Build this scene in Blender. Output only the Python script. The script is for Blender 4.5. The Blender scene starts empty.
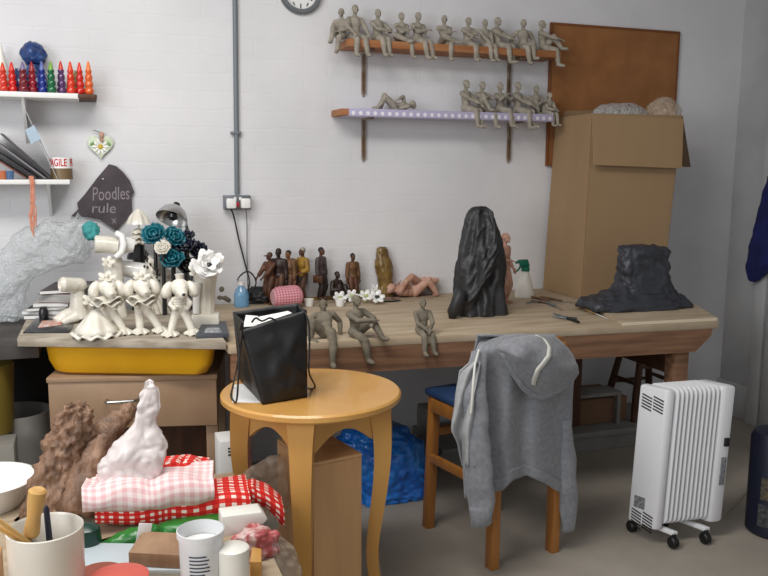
import bpy, bmesh, math, random
from mathutils import Vector, Matrix, noise
random.seed(7)
PI=math.pi
scn=bpy.context.scene; COL=scn.collection
# ------------------------------------------------------------------ camera
F=825.0; CAMZ=1.45; PITCH,ROLL,YAW=.1459,.00655,.3446
def V(*a): return Vector(a)
fw=V(math.sin(YAW)*math.cos(PITCH),math.cos(YAW)*math.cos(PITCH),-math.sin(PITCH))
r0=V(math.cos(YAW),-math.sin(YAW),0); u0=r0.cross(fw)
rt=r0*math.cos(ROLL)+u0*math.sin(ROLL); up=-r0*math.sin(ROLL)+u0*math.cos(ROLL)
cd=bpy.data.cameras.new('camera'); cam=bpy.data.objects.new('camera',cd); COL.objects.link(cam)
cd.sensor_width=36; cd.lens=F*36/768; cd.clip_start=.02
m=Matrix((rt,up,-fw)).transposed().to_4x4(); m.translation=V(0,0,CAMZ); cam.matrix_world=m
scn.camera=cam
E0=V(0,0,CAMZ)
def ray(x,y): return fw*F+rt*(x-384)-up*(y-288)
def gz(x,y,z):
    d=ray(x,y); return E0+d*((z-CAMZ)/d.z)
def gy(x,y,Y):
    d=ray(x,y); return E0+d*(Y/d.y)
def gx(x,y,X):
    d=ray(x,y); return E0+d*(X/d.x)
def gp(x,y,p,n):
    d=ray(x,y); return E0+d*((p-E0).dot(n)/d.dot(n))
# ------------------------------------------------------------------ materials
def lin(c):
    def f(v):
        v/=255.0
        return v/12.92 if v<=.04045 else ((v+.055)/1.055)**2.4
    return (f(c[0]),f(c[1]),f(c[2]),1)
def N(nt,t,**k):
    n=nt.nodes.new(t)
    for a,b in k.items(): setattr(n,a,b)
    return n
def M(name,c,rough=.6,c2=None,ns=6,bump=0,bs=40,metal=0,alpha=1,trans=0,stretch=None,coat=0,spec=.5,contrast=(.35,.65),bdist=.01,sheen=0):
    mt=bpy.data.materials.new(name); mt.use_nodes=True; nt=mt.node_tree; L=nt.links
    b=nt.nodes['Principled BSDF']
    b.inputs['Base Color'].default_value=lin(c); b.inputs['Roughness'].default_value=rough
    b.inputs['Metallic'].default_value=metal; b.inputs['Alpha'].default_value=alpha
    b.inputs['Transmission Weight'].default_value=trans; b.inputs['Coat Weight'].default_value=coat
    b.inputs['Specular IOR Level'].default_value=spec; b.inputs['Sheen Weight'].default_value=sheen
    if c2 or bump:
        tc=N(nt,'ShaderNodeTexCoord'); mp=N(nt,'ShaderNodeMapping'); L.new(tc.outputs['Object'],mp.inputs[0])
        if stretch: mp.inputs['Scale'].default_value=stretch
    if c2:
        nz=N(nt,'ShaderNodeTexNoise'); nz.inputs['Scale'].default_value=ns; nz.inputs['Detail'].default_value=5
        L.new(mp.outputs[0],nz.inputs['Vector'])
        cr=N(nt,'ShaderNodeValToRGB'); e=cr.color_ramp.elements
        e[0].position,e[1].position=contrast; e[0].color=lin(c); e[1].color=lin(c2)
        L.new(nz.outputs[0],cr.inputs[0]); L.new(cr.outputs[0],b.inputs['Base Color'])
    if bump:
        n2=N(nt,'ShaderNodeTexNoise'); n2.inputs['Scale'].default_value=bs; n2.inputs['Detail'].default_value=4
        L.new(mp.outputs[0],n2.inputs['Vector'])
        bp=N(nt,'ShaderNodeBump'); bp.inputs['Strength'].default_value=bump; bp.inputs['Distance'].default_value=bdist
        L.new(n2.outputs[0],bp.inputs['Height']); L.new(bp.outputs[0],b.inputs['Normal'])
    return mt
def ma(nt,op,a,b=None):
    n=N(nt,'ShaderNodeMath',operation=op)
    for i,v in enumerate((a,b)):
        if v is None: continue
        if isinstance(v,(int,float)): n.inputs[i].default_value=v
        else: nt.links.new(v,n.inputs[i])
    return n.outputs[0]
def gingham(name,cw,cc,per,rough=.85,mid=None,duty=.5):
    mt=M(name,cw,rough); nt=mt.node_tree; b=nt.nodes['Principled BSDF']
    uv=N(nt,'ShaderNodeTexCoord'); sp=N(nt,'ShaderNodeSeparateXYZ'); nt.links.new(uv.outputs['UV'],sp.inputs[0])
    s=[ma(nt,'GREATER_THAN',ma(nt,'FRACT',ma(nt,'MULTIPLY',sp.outputs[i],1/per)),duty) for i in (0,1)]
    t=ma(nt,'MULTIPLY',ma(nt,'ADD',s[0],s[1]),.5)
    cr=N(nt,'ShaderNodeValToRGB'); e=cr.color_ramp.elements; cr.color_ramp.interpolation='LINEAR'
    e[0].color=lin(cw); e[1].color=lin(cc)
    if mid: cr.color_ramp.elements.new(.5).color=lin(mid)
    nt.links.new(t,cr.inputs[0]); nt.links.new(cr.outputs[0],b.inputs['Base Color']); return mt
def dots(name,c,cd_,per,r):
    mt=M(name,c,.5); nt=mt.node_tree; b=nt.nodes['Principled BSDF']
    uv=N(nt,'ShaderNodeTexCoord'); sp=N(nt,'ShaderNodeSeparateXYZ'); nt.links.new(uv.outputs['Object'],sp.inputs[0])
    a=ma(nt,'SUBTRACT',ma(nt,'FRACT',ma(nt,'MULTIPLY',sp.outputs[0],1/per)),.5)
    c_=ma(nt,'SUBTRACT',ma(nt,'FRACT',ma(nt,'ADD',ma(nt,'MULTIPLY',ma(nt,'ADD',sp.outputs[2],sp.outputs[1]),1/per),.95)),.5)
    q=ma(nt,'ADD',ma(nt,'MULTIPLY',a,a),ma(nt,'MULTIPLY',c_,c_))
    t=ma(nt,'LESS_THAN',q,r*r)
    mx=N(nt,'ShaderNodeMix',data_type='RGBA'); mx.inputs[6].default_value=lin(c); mx.inputs[7].default_value=lin(cd_)
    nt.links.new(t,mx.inputs[0]); nt.links.new(mx.outputs[2],b.inputs['Base Color']); return mt
def brickpaint(name,c,c2):
    mt=M(name,c,.62,c2,1.6,0); nt=mt.node_tree; L=nt.links; b=nt.nodes['Principled BSDF']
    tc=N(nt,'ShaderNodeTexCoord'); mp=N(nt,'ShaderNodeMapping'); mp.inputs['Rotation'].default_value=(PI/2,0,0)
    L.new(tc.outputs['Object'],mp.inputs[0])
    bt=N(nt,'ShaderNodeTexBrick'); bt.inputs['Scale'].default_value=1; bt.inputs['Brick Width'].default_value=.23
    bt.inputs['Row Height'].default_value=.078; bt.inputs['Mortar Size'].default_value=.006; bt.inputs['Mortar Smooth'].default_value=1
    bt.inputs['Color1'].default_value=(1,1,1,1); bt.inputs['Color2'].default_value=(.8,.8,.8,1); bt.inputs['Mortar'].default_value=(0,0,0,1)
    nz=N(nt,'ShaderNodeTexNoise'); nz.inputs['Scale'].default_value=9; nz.inputs['Detail'].default_value=6; L.new(tc.outputs['Object'],nz.inputs[0])
    vm=N(nt,'ShaderNodeMix',data_type='VECTOR'); vm.inputs[0].default_value=.03
    L.new(mp.outputs[0],vm.inputs[4]); L.new(nz.outputs[1],vm.inputs[5]); L.new(vm.outputs[1],bt.inputs['Vector'])
    h=ma(nt,'ADD',ma(nt,'MULTIPLY',bt.outputs[0],.3),ma(nt,'MULTIPLY',nz.outputs[0],1.0))
    bp=N(nt,'ShaderNodeBump'); bp.inputs['Strength'].default_value=.3; bp.inputs['Distance'].default_value=.006
    L.new(h,bp.inputs['Height']); L.new(bp.outputs[0],b.inputs['Normal']); return mt
def bubble(name,c,alpha=.5,sc=75):
    mt=M(name,c,.12,alpha=alpha,spec=.7); nt=mt.node_tree; L=nt.links; b=nt.nodes['Principled BSDF']
    tc=N(nt,'ShaderNodeTexCoord'); vo=N(nt,'ShaderNodeTexVoronoi'); vo.inputs['Scale'].default_value=sc
    L.new(tc.outputs['Object'],vo.inputs[0]); bp=N(nt,'ShaderNodeBump',invert=True); bp.inputs['Strength'].default_value=.9; bp.inputs['Distance'].default_value=.008
    L.new(vo.outputs[0],bp.inputs['Height']); L.new(bp.outputs[0],b.inputs['Normal']); return mt
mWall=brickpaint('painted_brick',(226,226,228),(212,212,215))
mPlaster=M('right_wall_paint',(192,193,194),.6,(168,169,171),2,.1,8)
mFloor=M('concrete',(172,164,152),.75,(138,131,121),2.2,.25,30,contrast=(.3,.75),bdist=.004)
mCeil=M('ceiling_paint',(225,225,225),.8)
mClay=M('dry_clay',(166,158,145),.9,(138,131,119),30,.25,140,bdist=.002)
mClayD=M('grey_clay',(134,126,110),.9,(104,97,84),26,.25,140,bdist=.002)
mPale=M('pale_clay',(178,172,160),.9,(150,143,130),30,.2,140,bdist=.002)
mPink=M('pink_clay',(205,165,145),.8,(180,135,115),24,.2,120,bdist=.002)
mPorc=M('white_porcelain',(236,232,220),.3,(218,212,198),16,.1,70,coat=.3,bdist=.003)
mPorcW=M('bright_porcelain',(240,239,236),.25,coat=.3)
mOlive=M('olive_glaze',(140,112,58),.3,(96,72,34),22,.2,60,coat=.4,bdist=.004)
mTeal=M('turquoise_glaze',(24,122,136),.3,(12,84,100),20,coat=.4)
mNavy=M('navy_glaze',(26,32,60),.35,(12,14,26),18,coat=.3)
mBlackG=M('black_glaze',(24,24,27),.3,coat=.3)
mVeil=M('black_plastic_wrap',(50,50,52),.5,(36,36,38),14,.6,26,bdist=.008)
mBin=M('black_bin_liner',(58,61,68),.42,(46,48,55),10,.7,22,bdist=.012)
mCard=M('cardboard',(158,130,97),.85,(148,121,88),3,.08,200,stretch=(1,1,.05),bdist=.001)
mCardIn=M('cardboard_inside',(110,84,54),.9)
mCork=M('cork_brown',(154,104,60),.85,(140,91,50),8,.2,160,bdist=.002)
mCorkF=M('cork_frame',(120,70,34),.7)
mWood=M('bench_wood',(146,108,80),.7,(112,80,58),5,.2,60,stretch=(.6,4,10),bdist=.003)
mTop=M('bench_top_wood',(190,174,150),.8,(166,146,120),5,.15,60,stretch=(.7,4,1),bdist=.002)
mTopE=M('bench_top_edge',(168,148,122),.8,(140,118,94),10,.2,60,bdist=.002)
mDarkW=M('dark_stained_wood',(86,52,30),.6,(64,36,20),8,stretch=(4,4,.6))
mPine=M('varnished_pine',(212,162,90),.4,(198,146,74),4,.05,40,stretch=(1,1,.3),coat=.25,bdist=.002)
mChairW=M('chair_wood',(176,118,54),.42,(146,92,38),5,stretch=(5,5,.5),coat=.2)
mShelfW=M('orange_shelf_wood',(164,114,72),.65,(150,90,46),6,stretch=(.5,4,8))
mBoard=M('dusty_board',(186,176,160),.85,(146,134,118),7,.2,50,stretch=(1,3,6),bdist=.003)
mYel=M('yellow_plastic',(224,168,22),.35,(212,154,16),4)
mDesk=M('beige_laminate',(160,131,103),.5,(148,119,92),5)
mBox2=M('wooden_crate_ply',(212,168,120),.65,(194,150,104),3,stretch=(3,3,.4))
mMetal=M('steel',(190,190,188),.28,metal=1)
mGrayM=M('grey_metal',(110,114,118),.45,metal=.4)
mConduit=M('conduit_grey',(112,118,124),.5)
mWhite=M('white_plastic',(235,235,233),.35)
mHeater=M('heater_enamel',(226,227,230),.32,coat=.2)
mBlack=M('black_plastic',(18,18,20),.45)
mBlackP=M('black_paper',(17,17,19),.5,(13,13,15),8,.35,14)
mPaper=M('white_paper',(232,232,230),.8)
mHood=M('grey_marl_jersey',(140,142,147),.95,(124,126,132),60,.35,220,sheen=.3,bdist=.002)
mHoodL=M('pale_grey_lining',(176,177,178),.95,(158,160,162),40,.3,160,bdist=.002)
mCord=M('white_drawstring',(214,214,206),.9)
mBlueSeat=M('blue_vinyl',(44,72,112),.5,(36,60,98),9)
mBlueBag=M('blue_polythene',(40,142,238),.22,(20,104,208),8,.6,20,spec=.8,bdist=.012)
mJacket=M('royal_blue_cloth',(27,36,104),.9,(20,27,80),8)
mNavyC=M('navy_enamel',(18,23,42),.45)
mSlate=M('slate',(82,74,79),.85,(66,59,63),12,.4,22,bdist=.004)
mChalk=M('chalk',(140,132,137),.95)
mGing=gingham('red_gingham',(246,232,222),(208,22,18),.026,.85,(222,58,48),.44)
mGing2=gingham('pale_gingham',(242,228,226),(226,180,182),.028)
mGing3=gingham('pink_gingham',(222,170,178),(186,92,112),.016)
mDots=dots('lilac_polka_dots',(178,172,200),(228,226,236),.036,.26)
mBub=bubble('bubble_wrap',(222,228,230),.34,90)
mClear=M('clear_polythene',(206,190,170),.12,alpha=.42,bump=.5,bs=26,spec=.8)
mHaze=M('milky_polythene',(238,230,228),.3,(226,216,214),10,alpha=.86,bump=.6,bs=22,spec=.6,bdist=.01)
mBark=M('brown_paper_wrap',(156,122,98),.5,(92,66,48),14,.8,26,contrast=(.3,.66),bdist=.012,stretch=(1.6,1.6,.6))
mGreen=M('green_polythene',(40,130,48),.3,(26,96,36),8,.3,20,spec=.6)
mRedP=M('salmon_plastic',(206,92,78),.45)
mTerra=M('terracotta',(150,80,62),.7)
mPot=M('cream_glaze',(226,222,212),.35,(214,208,196),8,coat=.2)
mHandle=M('pale_wood_handle',(214,172,106),.45,(198,154,88),5,stretch=(6,6,.6))
mTub=M('translucent_tub',(232,234,236),.25,alpha=.82)
mBrownT=M('brown_tape',(116,96,66),.4)
mRedT=M('red_print',(196,40,50),.6)
mLine=M('label_ink',(60,66,84),.7)
mGreyB=M('grey_unit_paint',(150,148,144),.7,(130,128,124),5)
mGrime=M('dark_desk_top',(92,88,84),.7,(66,62,60),6)
mWater=M('blue_pet_plastic',(120,178,220),.15,alpha=.6,spec=.7)
mGreenS=M('green_plastic',(16,108,84),.4)
mMilk=M('milky_plastic',(232,230,222),.35)
mSkin=M('dark_skin_paint',(92,58,38),.55,(70,42,28),30)
mSkin2=M('tan_skin_paint',(130,84,56),.55,(100,62,40),30)
mCoat=M('brown_coat_paint',(96,58,34),.5,(66,40,24),26)
mRust=M('rust_coat_paint',(98,58,36),.5,(72,42,26),26)
mSuit=M('grey_suit_paint',(78,66,68),.5,(58,48,50),26)
mTrou=M('dark_trouser_paint',(50,38,34),.5,(36,28,26),26)
mOchre=M('ochre_paint',(160,122,40),.5,(128,94,30),26)
mTan=M('tan_paint',(116,82,50),.5,(88,60,36),26)
mDarkF=M('dark_bronze_paint',(54,38,32),.45,(36,26,22),26)
mHair=M('dark_hair_paint',(34,26,22),.6)
mBlueP=M('slate_blue_paint',(78,86,102),.5)
mRope=M('pink_raffia',(214,150,124),.8,(190,120,96),40)
# ------------------------------------------------------------------ mesh builder
class MB:
    def __init__(s): s.bm=bmesh.new(); s.uv=s.bm.loops.layers.uv.new('UVMap')
    def face(s,vs):
        try: return s.bm.faces.new(vs)
        except ValueError: return None
    def box(s,c,d,rot=None,bev=0,seg=2):
        r=bmesh.ops.create_cube(s.bm,size=1)['verts']
        mt=Matrix.Translation(c)@(rot.to_4x4() if rot else Matrix())@Matrix.Diagonal((d[0],d[1],d[2],1))
        bmesh.ops.transform(s.bm,matrix=mt,verts=r)
        if bev: bmesh.ops.bevel(s.bm,geom=list({e for v in r for e in v.link_edges}),offset=bev,segments=seg,affect='EDGES',profile=.5)
        return s
    def bx(s,x0,x1,y0,y1,z0,z1,bev=0): return s.box(((x0+x1)/2,(y0+y1)/2,(z0+z1)/2),(x1-x0,y1-y0,z1-z0),None,bev)
    def hexa(s,b,t,bev=0):
        vb=[s.bm.verts.new(p) for p in b]; vt=[s.bm.verts.new(p) for p in t]; n=len(b)
        s.face(vb[::-1]); s.face(vt)
        for i in range(n): s.face([vb[i],vb[(i+1)%n],vt[(i+1)%n],vt[i]])
        if bev: bmesh.ops.bevel(s.bm,geom=list({e for v in vb+vt for e in v.link_edges}),offset=bev,segments=2,affect='EDGES',profile=.5)
        return s
    def prism(s,pts,vec,bev=0):
        vec=Vector(vec); return s.hexa([Vector(p) for p in pts],[Vector(p)+vec for p in pts],bev)
    def tube(s,pts,rad,n=8,flat=1.0):
        pts=[Vector(p) for p in pts]
        if isinstance(rad,(int,float)): rad=[rad]*len(pts)
        rings=[]; prev=None
        for i,p in enumerate(pts):
            t=(pts[min(i+1,len(pts)-1)]-pts[max(i-1,0)])
            t=t.normalized() if t.length>1e-9 else V(0,0,1)
            if prev is None: a=t.cross(V(0,0,1) if abs(t.z)<.9 else V(0,1,0)).normalized()
            else:
                a=prev-t*prev.dot(t)
                a=a.normalized() if a.length>1e-6 else t.orthogonal().normalized()
            prev=a; b=t.cross(a)
            rings.append([s.bm.verts.new(p+(a*math.cos(2*PI*k/n)+b*math.sin(2*PI*k/n)*flat)*rad[i]) for k in range(n)])
        for q,w in zip(rings,rings[1:]):
            for k in range(n): s.face([q[k],q[(k+1)%n],w[(k+1)%n],w[k]])
        s.face(rings[0][::-1]); s.face(rings[-1]); return s
    def caps(s,a,b,ra,rb,n=10):
        a,b=Vector(a),Vector(b); s.tube([a,b],[ra,rb],n); s.ell(a,(ra,)*3,None,n,6); s.ell(b,(rb,)*3,None,n,6); return s
    def lathe(s,prof,n=32,mat=None,wave=None):
        rings=[]
        mat=mat or Matrix()
        for r,z in prof:
            if r<1e-6: rings.append([s.bm.verts.new(mat@V(0,0,z))])
            else: rings.append([s.bm.verts.new(mat@V(r*(1+(wave(k/n*2*PI,z) if wave else 0))*math.cos(2*PI*k/n),r*(1+(wave(k/n*2*PI,z) if wave else 0))*math.sin(2*PI*k/n),z)) for k in range(n)])
        for q,w in zip(rings,rings[1:]):
            for k in range(n):
                a,b=q[k%len(q)],q[(k+1)%len(q)]; c,d=w[(k+1)%len(w)],w[k%len(w)]
                f=[]
                for v in (a,b,c,d):
                    if v not in f: f.append(v)
                if len(f)>2: s.face(f)
        return s
    def ell(s,c,r,rot=None,n=14,m=9):
        mt=Matrix.Translation(c)@(rot.to_4x4() if rot else Matrix())@Matrix.Diagonal((r[0],r[1],r[2],1))
        bmesh.ops.create_uvsphere(s.bm,u_segments=n,v_segments=m,radius=1,matrix=mt); return s
    def grid(s,fn,nu,nv,uvs=(1,1),close_u=False):
        vs=[[s.bm.verts.new(fn(i/nu,j/nv)) for i in range(nu+(0 if close_u else 1))] for j in range(nv+1)]
        for j in range(nv):
            for i in range(nu):
                i2=(i+1)%len(vs[0])
                f=s.face([vs[j][i],vs[j][i2],vs[j+1][i2],vs[j+1][i]])
                if f:
                    for l,(a,b) in zip(f.loops,((i,j),(i+1,j),(i+1,j+1),(i,j+1))): l[s.uv].uv=(a/nu*uvs[0],b/nv*uvs[1])
        return vs
    def noise(s,amp,sc,seed=0,octv=3,verts=None):
        s.bm.normal_update(); o=V(seed*3.1,seed*1.7,seed*.9)
        for v in (verts or s.bm.verts):
            v.co+=v.normal*amp*(noise.fractal(v.co*sc+o,1,2,octv))
        return s
    def crumple(s,amp,sc,seed=0):
        s.bm.normal_update(); o=V(seed*3.1,seed*1.7,seed*.9); n=[]
        for v in s.bm.verts:
            q=v.co*sc+o
            n.append(v.normal*amp*(.55*(1-2*abs(noise.noise(q)))+.5*(1-2.2*abs(noise.noise(q*2.1+V(5,2,1))))+.3*(1-2.4*abs(noise.noise(q*4.7+V(1,7,3))))-.4))
        for v,d in zip(s.bm.verts,n): v.co+=d
        return s
def link(o,parent=None):
    COL.objects.link(o)
    if parent: o.parent=parent; o.matrix_parent_inverse=Matrix.Translation(parent.location).inverted() if parent.rotation_euler.z==0 else parent.matrix_basis.inverted()
def build(name,mb,mat,parent=None,ang=35,origin=None,solid=0,sub=0,voxel=0,smooth=0,bend=None):
    bm=mb.bm; bmesh.ops.recalc_face_normals(bm,faces=bm.faces[:])
    me=bpy.data.meshes.new(name); bm.to_mesh(me); bm.free()
    o=bpy.data.objects.new(name,me)
    if voxel or solid or sub:
        COL.objects.link(o)
        if voxel:
            md=o.modifiers.new('r','REMESH'); md.mode='VOXEL'; md.voxel_size=voxel
            if smooth:
                md=o.modifiers.new('s','SMOOTH'); md.iterations=smooth; md.factor=.5
        if solid:
            md=o.modifiers.new('t','SOLIDIFY'); md.thickness=solid; md.offset=0
        if sub:
            md=o.modifiers.new('u','SUBSURF'); md.levels=sub; md.render_levels=sub
        dg=bpy.context.evaluated_depsgraph_get(); me2=bpy.data.meshes.new_from_object(o.evaluated_get(dg)); o.modifiers.clear(); o.data=me2; bpy.data.meshes.remove(me); me=me2; me.name=name
        COL.objects.unlink(o)
    me.materials.clear(); me.materials.append(mat)
    me.polygons.foreach_set('use_smooth',[True]*len(me.polygons))
    if ang<180: me.set_sharp_from_angle(angle=math.radians(ang))
    if not parent:
        if origin is None:
            zs=[v.co for v in me.vertices]; xs=[c.x for c in zs]; ys=[c.y for c in zs]
            origin=V((min(xs)+max(xs))/2,(min(ys)+max(ys))/2,min(c.z for c in zs))
        me.transform(Matrix.Translation(-Vector(origin))); o.location=origin
    else:
        # keep the part's own origin at its centre
        cs=[v.co for v in me.vertices]; c=sum(cs,Vector())/max(1,len(cs)); me.transform(Matrix.Translation(-c)); o.location=c
    link(o,parent); return o
def tag(o,label,cat,group=None,kind=None):
    if label: o['label']=label
    if cat: o['category']=cat
    if group: o['group']=group
    if kind: o['kind']=kind
    return o
def thing(name,loc,label,cat,group=None):
    o=bpy.data.objects.new(name,None); o.empty_display_size=.05; COL.objects.link(o); o.location=loc
    return tag(o,label,cat,group)
def struct(name,mb,mat): return tag(build(name,mb,mat),None,None,None,'structure')
def rot(ax,a): return Matrix.Rotation(a,3,ax)
def rowsolid(rows,Y0,ratio=.6,nn=40,sub=6,dmin=0,ex=2.0,plane=None,cap=True):
    """lofted closed solid through measured widths: rows (y, x_left, x_right[, depth shift])"""
    mb=MB(); R=[]
    for r in rows:
        sh=r[3] if len(r)>3 else 0
        a,b=gy(r[1],r[0],Y0+sh),gy(r[2],r[0],Y0+sh); R.append(((a+b)/2,(b-a)/2))
    S=[]
    for i in range(len(R)-1):
        for k in range(sub):
            t=k/sub; 
            p0,p1,p2,p3=R[max(i-1,0)],R[i],R[i+1],R[min(i+2,len(R)-1)]
            def cr(a,b,c,d): return (b*2+(c-a)*t+(a*2-b*5+c*4-d)*t*t+(b*3-a-c*3+d)*t**3)*.5
            S.append((cr(p0[0],p1[0],p2[0],p3[0]),cr(p0[1],p1[1],p2[1],p3[1])))
    S.append(R[-1]); rings=[]
    for c,h in S:
        a=max(h.length,.001); d=max(a*ratio,dmin); ax=V(h.x,h.y,0).normalized() if h.length>1e-6 else V(1,0,0); pr=V(-ax.y,ax.x,0)
        ring=[]
        for k in range(nn):
            th=2*PI*k/nn; cx,sx=math.cos(th),math.sin(th)
            cx=math.copysign(abs(cx)**(2/ex),cx); sx=math.copysign(abs(sx)**(2/ex),sx)
            ring.append(mb.bm.verts.new(c+ax*a*cx+pr*d*sx))
        rings.append(ring)
    for q,w in zip(rings,rings[1:]):
        for k in range(nn): mb.face([q[k],q[(k+1)%nn],w[(k+1)%nn],w[k]])
    if cap:
        for rg in (rings[0],rings[-1]):
            c=mb.bm.verts.new(sum((v.co for v in rg),Vector())/nn)
            for k in range(nn): mb.face([rg[k],rg[(k+1)%nn],c])
    return mb
def text_mesh(txt,size,ext=.0004,shear=0,bold=0):
    cu=bpy.data.curves.new('t','FONT'); cu.body=txt; cu.size=size; cu.extrude=ext; cu.shear=shear; cu.offset=bold
    cu.align_x='CENTER'; cu.align_y='CENTER'; cu.resolution_u=3
    o=bpy.data.objects.new('t',cu); COL.objects.link(o); dg=bpy.context.evaluated_depsgraph_get()
    me=bpy.data.meshes.new_from_object(o.evaluated_get(dg)); bpy.data.objects.remove(o); mb=MB(); mb.bm.from_mesh(me); return mb
def floorclamp(mb,z):
    for v in mb.bm.verts:
        if v.co.z<z: v.co.z=z+ (v.co.z-z)*.0
    return mb
# ------------------------------------------------------------------ setting
W=3.9; XR=3.57
struct('floor',MB().bx(-2.6,XR+.1,-1.2,W+.1,-.1,0),mFloor)
struct('wall_back',MB().bx(-2.6,XR+.1,W,W+.12,0,2.9),mWall)
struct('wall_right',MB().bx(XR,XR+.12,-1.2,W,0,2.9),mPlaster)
struct('ceiling',MB().bx(-2.6,XR+.1,-1.2,W+.1,2.9,3.0),mCeil)
struct('baseboard_right',MB().bx(XR-.022,XR,3.62,W,0,.2,.004),mPlaster)
struct('baseboard_back',MB().bx(2.6,XR,W-.018,W,0,.1,.004),mPlaster)
d=struct('door_1',MB().bx(XR-.03,XR,2.3,3.549,0,2.12,.004),mPlaster)
build('door_rail',MB().bx(XR-.045,XR-.03,2.32,3.419,.24,.34,.004),mPlaster,d)
build('door_rail',MB().bx(XR-.045,XR-.03,2.32,3.419,1.02,1.14,.004),mPlaster,d)
build('door_stile',MB().bx(XR-.046,XR-.03,3.42,3.53,.001,2.1,.004),mPlaster,d)
struct('trim_1',MB().bx(XR-.05,XR,3.55,3.63,0,2.2,.006),mPlaster)
# ------------------------------------------------------------------ workbench
BT=.8; BX0,BX1,BY0,BYL=.46,2.54,2.8,2.955
def bfy(x): return BYL+(BY0-BYL)*(x-BX0)/(BX1-BX0)
t=thing('workbench',(1.5,3.3,0),'long heavy wooden workbench along the brick wall with a dusty top','workbench')
build('bench_top',MB().hexa([(BX0,BYL,BT-.03),(BX1,BY0,BT-.03),(BX1,W-.004,BT-.03),(BX0,W-.004,BT-.03)],[(BX0,BYL,BT),(BX1,BY0,BT),(BX1,W-.004,BT),(BX0,W-.004,BT)],.004),mTop,t)
a,b=gy(322,353,BY0+.015),gy(714,327,BY0+.015)
build('apron',MB().prism([(x,bfy(x)+.03,z) for x,z in ((BX0+.01,BT-.03),(BX1-.03,BT-.03),(BX1-.035,BT-.06),(BX1-.11,BT-.128),(BX0+.01,BT-.128))],(0,-.028,0)),mWood,t)
build('apron',MB().bx(BX0+.01,BX1-.1,W-.06,W-.03,BT-.128,BT-.03),mWood,t)
lx=gy(679.5,365,2.85).x
for x,y in ((lx,2.87),(lx,3.7),(BX0+.05,3.02),(BX0+.05,3.7)):
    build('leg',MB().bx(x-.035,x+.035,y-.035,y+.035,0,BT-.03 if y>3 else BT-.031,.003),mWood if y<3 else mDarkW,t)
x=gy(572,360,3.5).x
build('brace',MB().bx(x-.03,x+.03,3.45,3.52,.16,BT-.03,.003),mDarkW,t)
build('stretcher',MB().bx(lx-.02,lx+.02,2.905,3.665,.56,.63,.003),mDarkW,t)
# white-edged panel on the bench end
pz=BT+.0005
P=[gz(622,325.5,pz),gz(717,320.5,pz),gz(686,301,pz),gz(583,303.5,pz)]
pt=thing('panel_offcut',P[0],'flat board with a pale cut edge on the right end of the workbench','board')
build('board_face',MB().hexa(P,[p+V(0,0,.012) for p in P]),mTop,pt)
dd=(P[1]-P[0]).normalized(); nn_=V(dd.y,-dd.x,0)*.003
q=[P[0]+nn_,P[1]+nn_,P[1],P[0]]
build('cut_edge',MB().hexa(q,[p+V(0,0,.0125) for p in q]),M('pale_edge',(222,208,184),.8),pt)
PZ=pz+.0125
# ------------------------------------------------------------------ grey unit below bench, crate, stool
u=thing('platform_unit',(2.3,3.5,0),'low grey stepped storage unit on the floor under the workbench','storage unit')
a=gz(580,453,0); Yp=a.y
zz=gy(590,431,Yp).z
build('plinth',MB().bx(1.55,3.0,Yp,W-.03,0,zz-.03,.003),mGreyB,u)
build('plinth_top',MB().bx(1.55,3.02,Yp-.02,W-.03,zz-.03,zz,.003),mGreyB,u)
z2=gy(590,394,Yp+.06).z
xr=gy(622,400,Yp+.05).x
build('shelf_top',MB().bx(1.5,xr,Yp+.05,W-.22,z2-.02,z2,.003),mGreyB,u)
build('side_panel',MB().bx(xr-.02,xr,Yp+.06,W-.22,zz,z2-.02),mGreyB,u)
build('side_panel',MB().bx(1.5,1.52,Yp+.06,W-.22,zz,z2-.02),mGreyB,u)
x0=gy(578,425,Yp+.09).x; x1=gy(626,425,Yp+.09).x
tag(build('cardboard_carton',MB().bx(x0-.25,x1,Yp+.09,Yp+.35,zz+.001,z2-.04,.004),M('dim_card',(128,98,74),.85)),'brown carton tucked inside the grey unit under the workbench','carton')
# bar stool behind on plinth
def stool():
    a=gz(628,405,zz+.001); Y1=3.68; a=gy(626,407,3.55); s=thing('wooden_stool',(a.x+.2,Y1,zz),'dark wooden stool with turned rungs standing under the workbench right end','stool')
    cx=a.x+.2; H=.46
    tops=[(-.07,-.07),(.07,-.07),(.07,.07),(-.07,.07)]; ft=[(-.15,-.13),(.15,-.13),(.15,.13),(-.15,.13)]
    def at(k,f): return V(cx+ft[k][0]*(1-f)+tops[k][0]*f,Y1+ft[k][1]*(1-f)+tops[k][1]*f,zz+.001+H*f)
    for k in range(4): build('leg',MB().tube([at(k,0),at(k,.3),at(k,1)],[.015,.02,.016],10),mDarkW,s)
    for k,f in ((0,.35),(1,.42),(2,.35),(3,.42),(0,.62)):
        build('rung',MB().tube([at(k,f),at(k,f)*.5+at((k+1)%4,f)*.5,at((k+1)%4,f)],[.008,.013,.008],8),mDarkW,s)
    build('seat',MB().lathe([(0,0),(.12,0),(.135,.01),(.13,.026),(0,.026)],28,Matrix.Translation((cx,Y1,zz+H))),mDarkW,s)
stool()
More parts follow.
